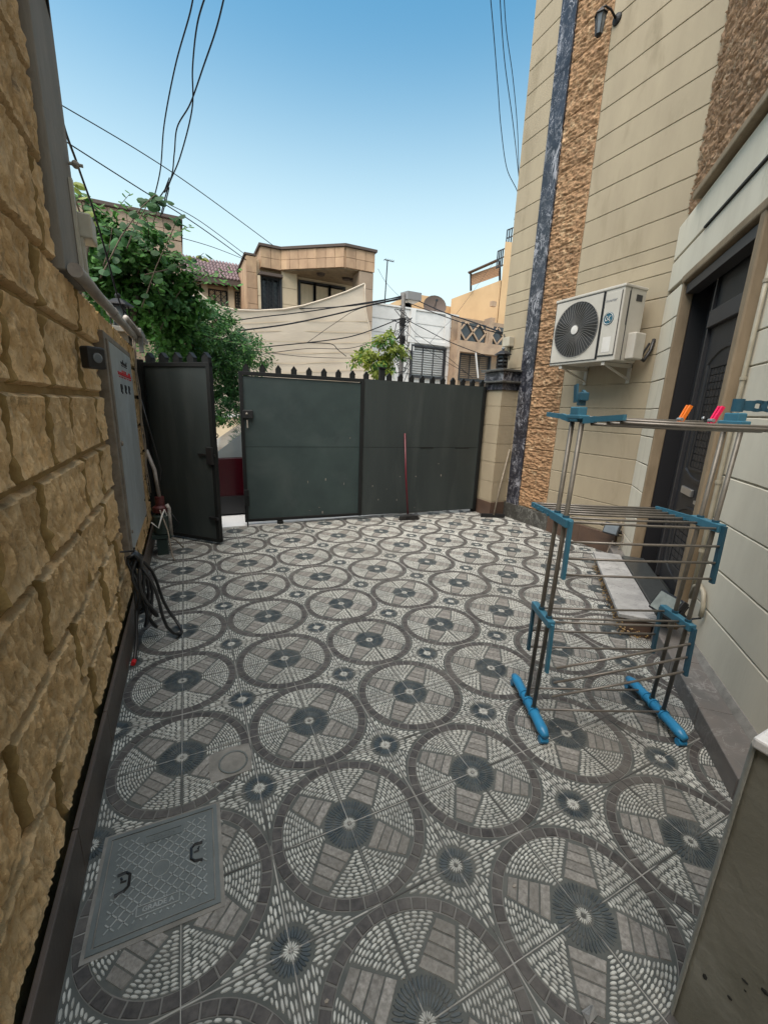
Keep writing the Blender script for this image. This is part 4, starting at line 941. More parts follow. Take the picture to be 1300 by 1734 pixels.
q = MB(); q.box((X0+.08,Y0-.006,Z0+.35),(X0+.086,Y0+.0,Z1-.06)); q.box((X0+.19,Y0-.004,2.77),(X0+.28,Y0+.002,2.83)); q.build('side_recess', M['acin'], ac)
q = MB(); q.box((X0+.15,Y0-.095,2.20),(X0+.315,Y0,2.46),bev=.012); q.build('valve_cover', M['acbody'], ac)
q = MB(); q.box((X0+.09,Y0-.003,2.19),(X0+.10,Y0+.001,2.88)); q.build('side_seam', M['acdark'], ac)
for yy in (Y0+.14, Y1-.16):
    q = MB(); q.bar((X0+.02,yy,Z0-.02),(4.082,yy,Z0-.02),.04,.035); q.bar((X0+.06,yy,Z0-.03),(4.07,yy,Z0-.16),.03,.012); q.bar((4.072,yy,Z0+.05),(4.072,yy,Z0-.2),.04,.016, up=(1,0,0)); q.build('bracket', M['acbody'], ac)
q = MB(); q.tube([(X1-.05,Y0-.05,2.24),(X1+.05,Y0-.06,2.20),(4.04,Y0-.08,2.30),(4.07,Y0-.08,2.42)],.018,8); q.tube([(X1-.05,Y0-.03,2.27),(X1+.05,Y0-.03,2.26),(4.05,Y0-.05,2.38)],.012,8); q.build('pipe', M['blk'], ac, smooth=True)

# wall lantern high up
wl = thing('wall_lantern', 'black coach lantern fixed high beside the brown stone strip', 'lantern', (4.0,2.95,5.72))
c = Vector((3.875,2.94,5.70))
q = MB(); q.lathe((4.081,2.90,5.80),[(.055,0),(.05,-.018),(.02,-.03)],14,axis='x'); q.build('wall_plate', M['lantern'], wl)
q = MB(); q.tube([(4.05,2.90,5.80),(3.98,2.91,5.855),(3.91,2.93,5.875),(3.875,2.94,5.85)],.011,8); q.build('arm', M['lantern'], wl, smooth=True)
def hexr(r, z): return [(c.x+.78*r*math.cos(math.pi/3*i), c.y+.78*r*math.sin(math.pi/3*i), c.z+z*.62) for i in range(6)]
q = MB(); q.hull(hexr(.085,.16), hexr(.03,.235)); q.hull(hexr(.088,.15),hexr(.086,.162)); q.ball(c+Vector((0,0,.153)),.013); q.build('roof', M['lantern'], wl)
q = MB(); q.hull(hexr(.040,-.13), hexr(.064,.15)); q.build('glass', M['glass'], wl)
for i in range(6):
    a = math.pi/3*i; q = MB(); q.tube([c+Vector((.034*math.cos(a),.034*math.sin(a),-.08)), c+Vector((.055*math.cos(a),.055*math.sin(a),.093))],.005,5); q.build('corner_bar', M['lantern'], wl)
q = MB(); q.hull(hexr(.025,-.155), hexr(.048,-.125)); q.build('base', M['lantern'], wl)
# little junction box by the corner of the house
jx = thing('junction_box', 'small beige junction box on the house corner just above the pillar lantern', 'electrical box', (4.04,4.06,2.66))
q = MB(); q.box((3.985,3.985,2.585),(4.081,4.13,2.715),bev=.006); q.build('box', M['beigebox'], jx)
for P_ in ([(4.06,4.12,2.70),(4.06,4.18,2.72),(4.065,4.21,2.78)],[(4.065,4.04,2.59),(4.065,4.04,2.40)]):
    q = MB(); q.tube(P_,.008,6); q.build('cable', M['blk'], jx, smooth=True)
# conduit by the door surround
cn = thing('wall_conduit', 'cream painted conduit rising beside the brown door surround', 'pipe', DG(0.55,0.15,1.2))
q = MB(DL); q.tube([(0.525,0.160,z) for z in (0.40,1.0,2.0,2.82)],.0135,10); q.tube([(0.548,0.152,0.36),(0.50,0.150,0.30),(0.38,0.158,0.26),(0.20,0.160,0.22),(0.15,0.160,0.16),(0.148,0.158,0.12)] if False else [(0.525,0.160,0.42),(0.50,0.158,0.50),(0.42,0.155,0.545),(0.34,0.155,0.52),(0.30,0.155,0.44),(0.30,0.155,0.37)],.0145,10); q.build('pipe', M['condR'], cn, smooth=True)
for z in (0.75,1.22,1.86,2.4):
    q = MB(DL); q.tube([(0.525,0.160,z-.010),(0.525,0.160,z+.010)],.018,10); q.build('clip', M['condR'], cn)

# floodlights
def flood(label, o, fwd, lens, k, wallp):
    t = thing('floodlight', label, 'floodlight', o, 'floodlights beside the doorway'); f = Vector(fwd).normalized(); s = f.cross(Vector((0,0,1))).normalized(); u = s.cross(f)
    T = lambda p: Vector(o) + s*p[0]*k + u*p[1]*k + f*p[2]*k
    q = MB(T); q.box((-.11,-.085,-.03),(.11,.085,.025),bev=.008)
    for i in range(7): q.box((-.095+.03*i,-.07,-.055),(-.088+.03*i,.07,-.028))
    q.build('housing', M['blk'], t)
    q = MB(T); q.box((-.095,-.070,.026),(.095,.070,.029)); q.build('lens', M[lens], t)
    q = MB(T); q.bar((-.118,0,0),(-.118,-.02,-.09),.006,.03); q.bar((.118,0,0),(.118,-.02,-.09),.006,.03); q.bar((-.118,-.02,-.09),(.118,-.02,-.09),.03,.006); q.build('yoke', M['blk'], t)
    q = MB(); q.tube([T((0,0,-.05)), Vector(wallp)*.5 + T((0,0,-.05))*.5 + Vector((0,0,-.05)), wallp],.006,6); q.build('cable', M['blk'], t, smooth=True)
    return t
flood('black floodlight low on the grey wall beside the doorstep, behind the drying rack', DG(0.50,0.03,0.33), (-0.82,0.28,0.50), 'floodglass', 0.95, DG(0.30,0.158,0.36))
flood('small black floodlight on the floor in the corner left of the doorway', (3.93,1.82,0.34), (-0.9,-0.1,0.35), 'glass', 0.8, (4.06,1.80,0.25))
cf = thing('loose_flex', 'looped pale cable on the ledge under the corner floodlight', 'cable', (3.97,1.75,0.15))
q = MB(); q.tube([(3.98,1.80,.42),(4.02,1.74,.48),(4.04,1.70,.36),(3.97,1.70,.18),(3.92,1.72,.05),(3.90,1.78,.015),(3.93,1.83,.05),(3.96,1.80,.20)],.006,6); q.tube([(4.0,1.78,.45),(3.99,1.72,.3),(4.02,1.70,.15),(4.04,1.69,.10)],.006,6); q.build('cable', M['frameS'], cf, smooth=True)

# ================================================================ DRYING RACK
rk = thing('drying_rack', 'three tier folding clothes drying rack with blue plastic joints and bright blue wheeled feet', 'drying rack', (1.47,0.06,0))
e2 = Vector((.41,.912,0)).normalized(); e1 = Vector((e2.y,-e2.x,0)); L0 = Vector((1.14,.235,0)); W_ = 0.705
def RT(p): return L0 + e1*p[0] + e2*p[1] + Vector((0,0,p[2]))       # across, away, up
for sx in (0, W_):
    # foot
    sg = 1
    tf, tn = (0.205,-0.275)
    q = MB(RT); n = 12; prof = []
    rings = []
    for i in range(n+1):
        t = i/n; y = tn+(tf-tn)*t; e = abs(2*t-1); hw = 0.026+0.004*e**3; zc_ = 0.060 - 0.006*e**3; hh = 0.024+0.003*e**2
        if i in (0, n): hw *= .6; hh *= .6
        rings.append([(sx+hw*math.cos(a), y, zc_+hh*math.sin(a)) for a in [2*math.pi*k/10 for k in range(10)]])
    vs = [p for r in rings for p in r]; fs = [(i*10+k, i*10+(k+1)%10, (i+1)*10+(k+1)%10, (i+1)*10+k) for i in range(n) for k in range(10)] + [list(range(10)), [n*10+k for k in range(10)]]
    q.add(vs, fs); foot = q.build('foot', M['blueF'], rk, smooth=True)
    for y in (-.115, -.03, .03):
        q = MB(RT); q.tube([(sx,y-.005,.060),(sx,y+.005,.060)],.030,12); q.build('rib', M['blueF'], foot)
    for y in (tn+.02, tf-.02):
        q = MB(RT); q.tube([(sx-.020,y,.019),(sx+.020,y,.019)],.019,12); q.build('caster', M['blueF'], foot, autos=40)
    # poles (lean slightly)
    for (y0, y1) in ((-.012,-.072),(-.105,-.162)):
        q = MB(RT); q.tube([(sx,y0,.07),(sx,y0+(y1-y0)*.5,.83),(sx,y1,1.575)],.0105,10); q.build('pole', M['pole'], rk, smooth=True)
        for z in (1.135,.615,.07):
            t = (z-.07)/1.505; yy = y0+(y1-y0)*t
            q = MB(RT); q.tube([(sx,yy,z-.03),(sx,yy,z+.02)],.0155,10); q.build('sleeve', M['tealD'], rk, autos=40)
    # top head
    q = MB(RT); q.box((sx-.020,-.155,1.575),(sx+.020,-.075,1.640),bev=.005); q.box((sx-.022,-.18,1.588),(sx+.022,-.05,1.606),bev=.004); q.build('head_joint', M['teal'], rk)
    # middle tier bracket
    q = MB(RT); q.box((sx-.018,-.19,1.105),(sx+.018,-.01,1.145),bev=.004); q.build('bracket', M['teal'], rk)
    q = MB(RT); q.bar((sx,-.02,1.125),(sx,.265,1.112),.013,.026); 
    for k in range(4): q.box((sx-.011,.03+.06*k,1.105),(sx+.011,.045+.06*k,1.118))
    q.build('arm', M['teal'], rk)
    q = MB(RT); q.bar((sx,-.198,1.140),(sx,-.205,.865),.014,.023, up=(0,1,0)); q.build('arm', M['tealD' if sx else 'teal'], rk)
    # lower tier bracket and hanging arms
    q = MB(RT); q.box((sx-.018,-.165,.585),(sx+.018,.060,.622),bev=.004); q.build('bracket', M['teal'], rk)
    q = MB(RT); q.bar((sx,.065,.60),(sx,.060,.325),.014,.022, up=(0,1,0)); q.build('arm', M['tealD'], rk)
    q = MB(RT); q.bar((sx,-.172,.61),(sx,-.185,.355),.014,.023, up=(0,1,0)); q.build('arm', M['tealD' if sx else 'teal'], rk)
rods = []
# top: flat wings at eye level, all rods in one plane
for y, z in ((.19,1.600),(.14,1.596),(.09,1.600),(-.02,1.592),(-.24,1.570),(-.30,1.586),(-.36,1.578),(-.42,1.592),(-.45,1.583)): rods.append(((0,y,z),(W_+(0.02),y,z-.004)))
for y in (.265,.21,.155,.10,.045): rods.append(((0,y,1.118),(W_,y,1.112)))
rods += [((0,-.06,1.122),(W_,-.06,1.118)), ((0,-.175,1.132),(W_,-.175,1.122))]
for z in (1.045,.965,.885): rods.append(((0,-.203,z),(W_,-.203,z)))
rods += [((0,.02,.603),(W_,.02,.603)), ((0,-.135,.606),(W_,-.135,.600)), ((0,.062,.445),(W_,.062,.44)), ((0,.060,.345),(W_,.060,.345)), ((0,.062,.52),(W_,.062,.52)) if False else ((0,-.09,.603),(W_,-.09,.603))]
# near wing of the lowest tier: left ends have dropped out
for z0, z1, x0 in ((.40,.53,.03),(.318,.455,.03),(.238,.372,.03)): rods.append(((x0,-.215,z0),(W_,-.178,z1)))
rods += [((0,.075,.068),(W_,.075,.068)), ((0,-.105,.072),(W_,-.105,.072))]
for a, b_ in rods:
    q = MB(RT); q.tube([a, tuple((a[i]+b_[i])/2 - (0.003 if i == 2 else 0) for i in range(3)), b_], .0060, 8); q.build('rod', M['rod'], rk, smooth=True)
# top arms
q = MB(RT)
for sx in (0,):
    q.bar((sx,-.05,1.585),(sx,.04,1.597),.015,.026); q.bar((sx,.035,1.596),(sx,.215,1.604),.013,.022)
q.build('arm', M['teal'], rk)
q = MB(RT); q.bar((0,-.18,1.583),(0,-.27,1.590),.015,.026); q.bar((0,-.265,1.590),(0,-.47,1.602),.013,.021); q.build('arm', M['teal'], rk)
q = MB(RT); q.bar((W_,-.04,1.584),(W_,.25,1.590),.014,.012); q.bar((W_,-.18,1.582),(W_,-.47,1.578),.022,.016); q.bar((W_-.02,-.24,1.572),(W_+.01,-.42,1.568),.014,.012); q.build('arm', M['rod'], rk)
# left hook pieces standing up
q = MB(RT); q.box((-.012,-.145,1.645),(.012,-.115,1.665)); q.bar((0,-.125,1.66),(0,-.145,1.705),.012,.030); q.box((-.02,-.16,1.665),(.016,-.13,1.70),bev=.004); q.build('hook', M['tealD'], rk)
q = MB(RT); q.bar((-.012,-.10,1.66),(-.012,-.085,1.735),.008,.028, up=(0,1,0)); q.build('hook', M['tealD'], rk)
# right hanger arm with holes
q = MB(RT); q.tube([(W_,-.115,1.645),(W_,-.115,1.70)],.022,12); q.build('hanger_pivot', M['tealD'], rk, autos=40)
hang = MB(RT); y0 = -.115
dh = Vector((0.97,-0.24))   # direction of the hanger bar in rack axes
def HP(t, v, w_=0): return (W_ + dh.x*t, y0 + dh.y*t, 1.672+v)
hang.bar(HP(.0,0),HP(.05,0),.014,.042)
n = 8
for k in range(n):
    t0 = .050+.048*k; 
    hang.bar(HP(t0-.013,.0),HP(t0+.012,.0),.012,.044)
    for sgn in (1,-1):
        hang.bar(HP(t0+.006,.0145*sgn),HP(t0+.020,.018*sgn),.012,.014); hang.bar(HP(t0+.017,.018*sgn),HP(t0+.031,.018*sgn),.012,.014); hang.bar(HP(t0+.028,.018*sgn),HP(t0+.042,.0145*sgn),.012,.014)
hang.build('hanger_arm', M['tealD'], rk)
def peg(x, y, mt, label, tilt):
    t = thing('clothes_peg', label, 'clothes peg', RT((x,y,1.6)), 'clothes pegs on the drying rack')
    q = MB(RT)
    for s_ in (-1,1): q.bar((x-.010,y+.006*s_,1.575),(x+tilt,y+.004*s_+.004*s_,1.655),.012,.0085, up=(0,1,0))
    q.build('arm', M[mt], t)
    q = MB(RT); q.tube([(x+.2*tilt-.008,y-.012,1.603),(x+.2*tilt-.008,y+.012,1.603)],.007,8); q.build('spring', M['metal'], t)
peg(.285,-.36,'orange','orange clothes peg clipped on the top rods of the drying rack',.022)
peg(.375,-.40,'pink','hot pink clothes peg clipped on the top rods of the drying rack',.024)

# ================================================================ OVERHEAD CABLES
def cable(label, pts, r, sag=0.0, group=None, nm='overhead_wire', seg=10):
    P = [Vector(p) for p in pts]; out = []
    # Catmull-Rom through the points, plus a little sag
    for i in range(len(P)-1):
        p0 = P[max(0,i-1)]; p1 = P[i]; p2 = P[i+1]; p3 = P[min(len(P)-1,i+2)]
        for k in range(seg):
            t = k/seg; v = 0.5*((2*p1)+(-p0+p2)*t+(2*p0-5*p1+4*p2-p3)*t*t+(-p0+3*p1-3*p2+p3)*t*t*t)
            v.z -= sag*4*((i+t)/(len(P)-1))*(1-(i+t)/(len(P)-1)); out.append(v)
    out.append(P[-1]); q = MB(); q.tube(out, r, 6); return tag(q.build(nm, M['wire'], None, smooth=True), label, 'wire', group)
cable('thick black cable coming down the grey plaster edge to the left lantern', [at(75,-40,1.5), at(100,180,2.0), at(130,275,2.6), at(155,345,3.1)], .008)
cable('pale stiff cable slanting through the leaves down to the left lantern', [at(155,345,3.1), at(180,430,3.5), at(202,510,3.75), at(217,535,3.85)], .008)
cable('leftmost of the three wavy cables hanging from above into the leaves', [at(330,-30,3.0), at(322,20,3.2), at(297,110,3.7), at(278,210,4.1), at(271,290,4.6), at(256,352,5.0)], .006)
cable('middle wavy cable, crossing the rightmost one against the sky', [at(352,-20,3.0), at(334,40,3.3), at(326,115,3.7), at(325,185,4.0), at(305,265,4.5), at(285,315,4.8), at(272,365,5.2)], .0065)
cable('rightmost of the three wavy cables hanging over the leaves', [at(385,-30,3.0), at(367,45,3.3), at(345,110,3.6), at(322,175,4.0), at(300,215,4.3), at(295,260,4.6), at(288,305,4.9), at(258,350,5.1)], .0065)
cable('short slack loop joining the wavy cables above the leaves', [at(287,300,4.8), at(278,325,4.9), at(286,318,5.0), at(275,362,5.2)], .006)
cable('thin wire slanting across the sky to the roof of the brown stone house', [at(100,175,9), at(240,258,9.8), at(340,325,10.6), at(462,415,13)], .010)
cable('second thin wire slanting across the sky below the first', [at(100,232,9), at(230,315,10), at(330,378,11), at(417,440,13.6)], .012)
cable('thin wire close above the tiled roof', [at(285,345,10), at(340,375,11.5), at(417,432,13.8)], .009)
cable('lowest thin wire ending at the tiled roof', [at(306,402,11), at(360,418,12), at(417,440,13.7)], .008)
cable('outermost thin wavy cable hanging by the right house against the sky', [at(828,-30,3.9), at(836,60,4.2), at(843,150,4.5), at(848,215,4.7), at(858,285,4.9), at(877,329,4.9), Vector((4.083,4.262,4.35))], .0055)
cable('middle thin wavy cable hanging by the right house against the sky', [at(845,-30,3.9), at(849,40,4.1), at(855,110,4.4), at(866,190,4.5), at(872,240,4.6), Vector((4.10,4.262,4.85))], .0055)
cable('innermost thin cable hanging by the right house against the sky', [at(852,-30,3.9), at(857,50,4.1), at(868,130,4.3), at(876,220,4.4), Vector((4.12,4.262,4.72))], .005)
YP = 8.6
PG = 'street cables fanning out from the lamp pole'
left_runs = [
 ('top street cable running left from the lamp pole across the brown house', [(683,500),(632,512),(577,519),(485,523),(345,524)], .016, 11.2),
 ('second street cable from the lamp pole, sagging left across the shade cloth', [(683,502),(608,514),(515,528),(430,538),(345,551)], .016, 10.3),
 ('thickest street cable running from the lamp pole down left across the shade cloth', [(683,504),(632,515),(571,531),(485,549),(400,560)], .022, 9.6),
 ('long slack street cable low across the shade cloth', [(680,538),(607,566),(546,577),(440,588)], .016, 9.4),
 ('kinked drooping cable low in front of the shade cloth', [(519,580),(560,582),(572,592),(586,603)], .012, 9.4),
 ('faint cable crossing the lower shade cloth near the tree', [(680,556),(600,588),(520,590),(440,600)], .009, 9.4),
 ('lowest faint cable just above the gate spikes', [(676,600),(600,606),(520,604),(455,597)], .008, 9.4),
 ('diagonal cable rising from the shade cloth to the pole', [(520,580),(570,545),(610,522),(683,506)], .008, 9.5)]
for lab, P, r, Yl in left_runs: cable(lab, [at(u, v, YP + (Yl-YP)*i/(len(P)-1)) for i, (u, v) in enumerate(P)], r*.8, 0, PG)
right_runs = [
 ('upper double street cable sloping right from the lamp box to the cream house', [(706,508),(750,528),(800,545),(850,563)], .018, 4.3),
 ('lower of the two close cables sloping right to the cream house', [(690,512),(745,533),(800,552),(852,566)], .014, 4.3),
 ('slack cable falling right from the pole past the white house window', [(686,540),(721,558),(762,579),(821,602)], .014, 7.0),
 ('steeply falling cable in front of the white house', [(686,528),(700,560),(740,590),(800,640)], .009, 8.0),
 ('fine cable looping right over the white wall', [(686,560),(720,590),(760,615),(790,632)], .008, 8.0),
 ('fine straight wire rising to the orange building', [(712,600),(745,560),(775,528),(835,445)], .007, 16),
 ('thin wire from the antenna side down to the white parapet', [(640,455),(655,480),(680,505),(700,520)], .006, 12)]
for lab, P, r, Yl in right_runs: cable(lab, [at(u, v, YP + (Yl-YP)*i/(len(P)-1)) for i, (u, v) in enumerate(P)], r*.7, 0, PG)

# street lamp pole
lp = thing('street_lamp', 'old street pole with a square lamp box and tangled cables before the white house', 'street lamp', at(680,640,YP))
b0 = at(678,690,YP); b0.z = 0; t0 = at(683,497,YP)
q = MB(); q.tube([b0, t0], [.07,.05], 10); q.build('pole', M['polem'], lp, smooth=True)
a = at(697,503,YP); q = MB(); q.add([Vector((a.x-.19,a.y-.15,a.z-.09)),Vector((a.x+.19,a.y-.15,a.z-.09)),Vector((a.x+.19,a.y+.25,a.z-.03)),Vector((a.x-.19,a.y+.25,a.z-.03)),
   Vector((a.x-.19,a.y-.15,a.z+.09)),Vector((a.x+.19,a.y-.15,a.z+.09)),Vector((a.x+.19,a.y+.25,a.z+.13)),Vector((a.x-.19,a.y+.25,a.z+.13))],[(0,3,2,1),(4,5,6,7),(0,1,5,4),(1,2,6,5),(2,3,7,6),(3,0,4,7)]); q.build('lamp_box', M['grey'], lp)
q = MB(); q.box((a.x-.15,a.y-.12,a.z-.105),(a.x+.15,a.y+.15,a.z-.085)); q.build('diffuser', M['white'], lp)
rr = random.Random(8); q = MB()
for k in range(14):
    u = 683-3+rr.uniform(-3,3); v = rr.uniform(520,610); P = [at(u,v,YP-.06)]
    for j_ in range(4): P.append(at(u+rr.uniform(-16,16),v+rr.uniform(-6,16)+j_*9,YP+rr.uniform(-.3,.3)))
    P.append(at(680,v+55,YP-.06)); 
    o_ = []
    for i in range(len(P)-1):
        for s in range(3): o_.append(P[i].lerp(P[i+1], s/3))
    q.tube(o_, .009, 5)
q.build('cable_tangle', M['wire'], lp, kind='stuff')
for k, v in enumerate((545,575,600)):
    q = MB(); c_ = at(681,v,YP-.08); q.box((c_.x-.06,c_.y-.05,c_.z-.09),(c_.x+.06,c_.y+.03,c_.z+.09)); q.build('splice_box', M['blk'], lp)

# ================================================================ HOUSES ACROSS THE STREET
def panels(nm, A, B, z0, z1, rows, cols, mt, parent, off=0.03, gap=0.012, rnd=None):
    # stone facing panels on the upright face from A to B (xy), proud towards the street by off
    A = Vector((A[0],A[1],0)); B = Vector((B[0],B[1],0)); d_ = (B-A); L_ = d_.length; d_.normalize(); nn_ = Vector((d_.y,-d_.x,0))
    if nn_.y > 0: nn_ = -nn_
    rr = random.Random(rnd or 1)
    for r in range(rows):
        for c in range(cols):
            q = MB(lambda p: A + d_*p[0] + nn_*p[1] + Vector((0,0,p[2])))
            q.box((L_*c/cols+gap/2, -0.02, z0+(z1-z0)*r/rows+gap/2), (L_*(c+1)/cols-gap/2, off+rr.uniform(0,.006), z0+(z1-z0)*(r+1)/rows-gap/2)); q.build(nm, mt, parent)
def wallbox(q, x0, x1, y0, y1, z0, z1, m=0): q.box((x0,y0,z0),(x1,y1,z1),m)
def grille(x0, x1, z0, z1, y, parent, kind='diamond', nm='grille', n=5):
    q = MB(); r = .012
    for a in ((x0,z0,x1,z0),(x0,z1,x1,z1),(x0,z0,x0,z1),(x1,z0,x1,z1)): q.bar((a[0],y,a[1]),(a[2],y,a[3]),.04,.04)
    w_ = x1-x0; h = z1-z0
    if kind == 'diamond':
        st_ = w_/n
        k = -int(h/st_)-1
        while k < n+int(h/st_)+2:
            for sg in (1,-1):
                xa = x0+k*st_; pts = []
                for t in (0, 1):
                    pass
                # clip the slanting bar against the frame
                za, zb = z0, z1; xb = xa + sg*h
                lo, hi = 0.0, 1.0
                for lim, s_ in ((x0,1),(x1,-1)):
                    f0 = s_*(xa-lim); f1 = s_*(xb-lim)
                    if f0 < 0 and f1 < 0: lo, hi = 1, 0; break
                    if f0 < 0: lo = max(lo, f0/(f0-f1))
                    if f1 < 0: hi = min(hi, f0/(f0-f1))
                if hi-lo > .02: q.bar((xa+(xb-xa)*lo,y,za+(zb-za)*lo),(xa+(xb-xa)*hi,y,za+(zb-za)*hi),.018,.018)
            k += 1
        for k in range(1,3): q.bar((x0+w_*k/3,y,z0),(x0+w_*k/3,y,z1),.03,.03)
    elif kind == 'bars':
        for k in range(1,n): q.bar((x0+w_*k/n,y,z0),(x0+w_*k/n,y,z1),.02,.02)
        for k in range(1,max(2,int(h/.35))): q.bar((x0,y,z0+h*k/int(h/.35+1)),(x1,y,z0+h*k/int(h/.35+1)),.02,.02)
    elif kind == 'hbars':
        for k in range(1,12): q.bar((x0,y,z0+h*k/12),(x1,y,z0+h*k/12),.02,.02)
        for k in range(1,3): q.bar((x0+w_*k/3,y,z0),(x0+w_*k/3,y,z1),.035,.035)
    return q.build(nm, M['iron'], parent)
def window(x0, x1, z0, z1, y, parent, fm, kind=None, rec=0.18, n=5):
    w_ = MB(); fw = .07
    for a in ((x0-fw,z0-fw,x1+fw,z0),(x0-fw,z1,x1+fw,z1+fw),(x0-fw,z0,x0,z1),(x1,z0,x1+fw,z1)): w_.box((a[0],y-.05,a[1]),(a[2],y+rec,a[3]))
    w_.box(((x0+x1)/2-.03,y+rec-.09,z0),((x0+x1)/2+.03,y+rec-.04,z1))
    w = w_.build('window', fm, parent)
    q = MB(); q.box((x0,y+rec-.03,z0),(x1,y+rec-.02,z1)); q.build('pane', M['pane'], w)
    if kind: grille(x0+.02,x1-.02,z0+.02,z1-.02,y+.02,w,kind,n=n)
    return w

# --- brown stone house
ZT = 6.7
P0 = atz(441,414,ZT); P1 = atz(475,421,ZT); P2 = atz(585,415,ZT); P3 = atz(635,426,ZT)
Ya = (P0.y+P1.y)/2; Yb = (P2.y+P3.y)/2
hb = thing('stone_house', 'two storey brown stone house with a jutting canopy across the street', 'house', (P1.x,Ya,0))
zb_ = at(585,452,Yb).z
xr = P3.x
q = MB(); q.box((at(418,470,Ya).x+.02,Ya+.35,-.05),(xr-.06,Ya+8,zb_+.3)); q.build('wall', M['hcream'], hb)
q = MB(); q.prism([(P0.x,Ya+.04),(P1.x,Ya+.04),(P2.x,Yb+.04),(xr-.04,Yb+.04),(xr-.04,Ya+8),(P0.x,Ya+8)], zb_, ZT-.03); q.build('canopy', M['hstone'], hb)
q = MB(); q.prism([(P0.x-.06,Ya-.06),(P1.x,Ya-.06),(P2.x-.02,Yb-.06),(xr+.06,Yb-.06),(xr+.06,Ya+8),(P0.x-.06,Ya+8)], ZT-.028, ZT+.05); q.build('coping', M['hdark'], hb)
q = MB(); q.prism([(P1.x+.1,Ya),(P2.x,Yb+.06),(xr-.1,Yb+.06),(xr-.1,Ya+1),(P1.x+.1,Ya+1)], zb_-.03, zb_-.002); q.build('soffit', M['jamb'], hb)
panels('stone_panel', (P0.x,Ya+.03), (P1.x,Ya+.03), zb_-.02, ZT-.04, 2, 2, M['hstone'], hb, rnd=1)
panels('stone_panel', (P1.x+.02,Ya+.03), (P2.x-.02,Yb+.03), zb_, ZT-.04, 2, 7, M['hstone'], hb, rnd=2)
panels('stone_panel', (P2.x+.02,Yb+.03), (xr,Yb+.03), zb_, ZT-.04, 2, 3, M['hstone'], hb, rnd=3)
# left pier and bay under it
wL0, wL1 = at(442,500,Ya).x, at(476,500,Ya).x; wz0, wz1 = at(460,527,Ya).z, at(460,469,Ya).z
pxl = at(418,470,Ya).x
q = MB(); q.box((pxl,Ya+.10,-.05),(wL0-.10,Ya+8,ZT-.35)); q.build('pier', M['hstone'], hb)
panels('stone_panel', (pxl,Ya+.10), (wL0-.1,Ya+.10), 2.0, ZT-.36, 9, 1, M['hstone'], hb, rnd=4)
panels('stone_panel', (wL0-.1,Ya+.02), (wL0-.001,Ya+.02), 2.0, wz1, 6, 1, M['hcream'], hb, rnd=4)
q = MB(); q.box((pxl-.05,Ya+.05,ZT-.34),(wL0-.12,Ya+8,ZT-.28)); q.build('coping', M['hdark'], hb)
xw2 = at(506,500,Ya+.35).x; xw3 = at(582,500,Ya+.35).x
q = MB(); q.box((wL1+.05,Ya+.12,-.05),(xw2-.12,Ya+.6,zb_)); q.build('wall', M['hcream'], hb)
panels('render_panel', (wL1+.05,Ya+.12), (xw2-.12,Ya+.12), 2.4, zb_, 7, 1, M['hcream'], hb, rnd=9)
window(wL0+.03, wL1-.03, wz0, wz1, Ya+.10, hb, M['iron'], 'diamond', n=3)
q = MB(); q.box((wL0-.03,Ya-.12,wz1+.01),(wL1+.05,Ya+.35,wz1+.10)); q.build('window_hood', M['hdark'], hb)
for k in range(3):
    x_ = xw2 + (xw3-xw2)*k/3; window(x_+.04, x_+(xw3-xw2)/3-.02, 3.6, at(530,481,Ya+.35).z - .0*k, Ya+.35, hb, M['iron'], 'diamond', n=3)
q = MB(); q.box((xr-.55,Yb+.05,-.05),(xr-.03,Yb+.6,zb_-.002)); q.build('pier', M['hstone2'], hb)
panels('stone_panel', (xr-.55,Yb+.05), (xr-.03,Yb+.05), 2.0, zb_-.03, 8, 1, M['hstone2'], hb, rnd=5)
for (u,v) in ((543,471),(598,470),(586,479)):
    a = at(u,v,Yb+1.0); q = MB(); q.lathe((a.x,a.y,zb_-.09),[(.13,0),(.13,.05),(.16,.058)],14); q.build('ceiling_lamp', M['hdark'], hb)
a = at(610,469,Yb+.2); q = MB(); q.ball((a.x,a.y,zb_-.12),.07); q.build('bulb', M['white'], hb)

# --- tiled roof house between
yt = Ya+1.6
th = thing('tiled_house', 'low house with a purple brown tiled roof between the two stone houses', 'house', (0.6,yt,0))
A0, A1 = at(308,461,yt), at(420,481,yt); xl, xr2 = at(285,455,yt).x, at(419,480,yt).x
ze = (A0.z+A1.z)/2; zr = at(360,442,yt+1.6).z
q = MB(); q.box((xl,yt+.5,-.05),(xr2,yt+7,ze-.10)); q.build('wall', M['hcream'], th)
q = MB(); q.hull([(xl,yt,ze-.10),(xl,yt,ze),(xl,yt+1.6,zr),(xl,yt+1.6,ze-.10)],[(xr2,yt,ze-.10),(xr2,yt,ze),(xr2,yt+1.6,zr),(xr2,yt+1.6,ze-.10)]); q.build('roof', M['hdark'], th)
nr, ncx = 6, 22
for r in range(nr):
    for c in range(ncx):
        q = MB(); x0, x1 = xl+(xr2-xl)*c/ncx, xl+(xr2-xl)*(c+1)/ncx; t0_, t1_ = r/nr, (r+1.12)/nr
        y0_, y1_ = yt-.04+1.64*t0_, yt-.04+1.64*t1_; z0_, z1_ = ze+(zr-ze)*t0_+.05, ze+(zr-ze)*t1_+.015; xm = (x0+x1)/2
        top = [(x0+.004,z0_-.0),(xm,z0_+.05),(x1-.004,z0_)]
        q.add([(x0+.004,y0_,z0_),(xm,y0_,z0_+.055),(x1-.004,y0_,z0_),(x0+.004,y1_,z1_),(xm,y1_,z1_+.055),(x1-.004,y1_,z1_),(x0+.004,y0_,z0_-.03),(xm,y0_,z0_+.02),(x1-.004,y0_,z0_-.03)],[(0,1,4,3),(1,2,5,4),(6,7,1,0),(7,8,2,1)])
        q.build('roof_tile', M['roof'], th)
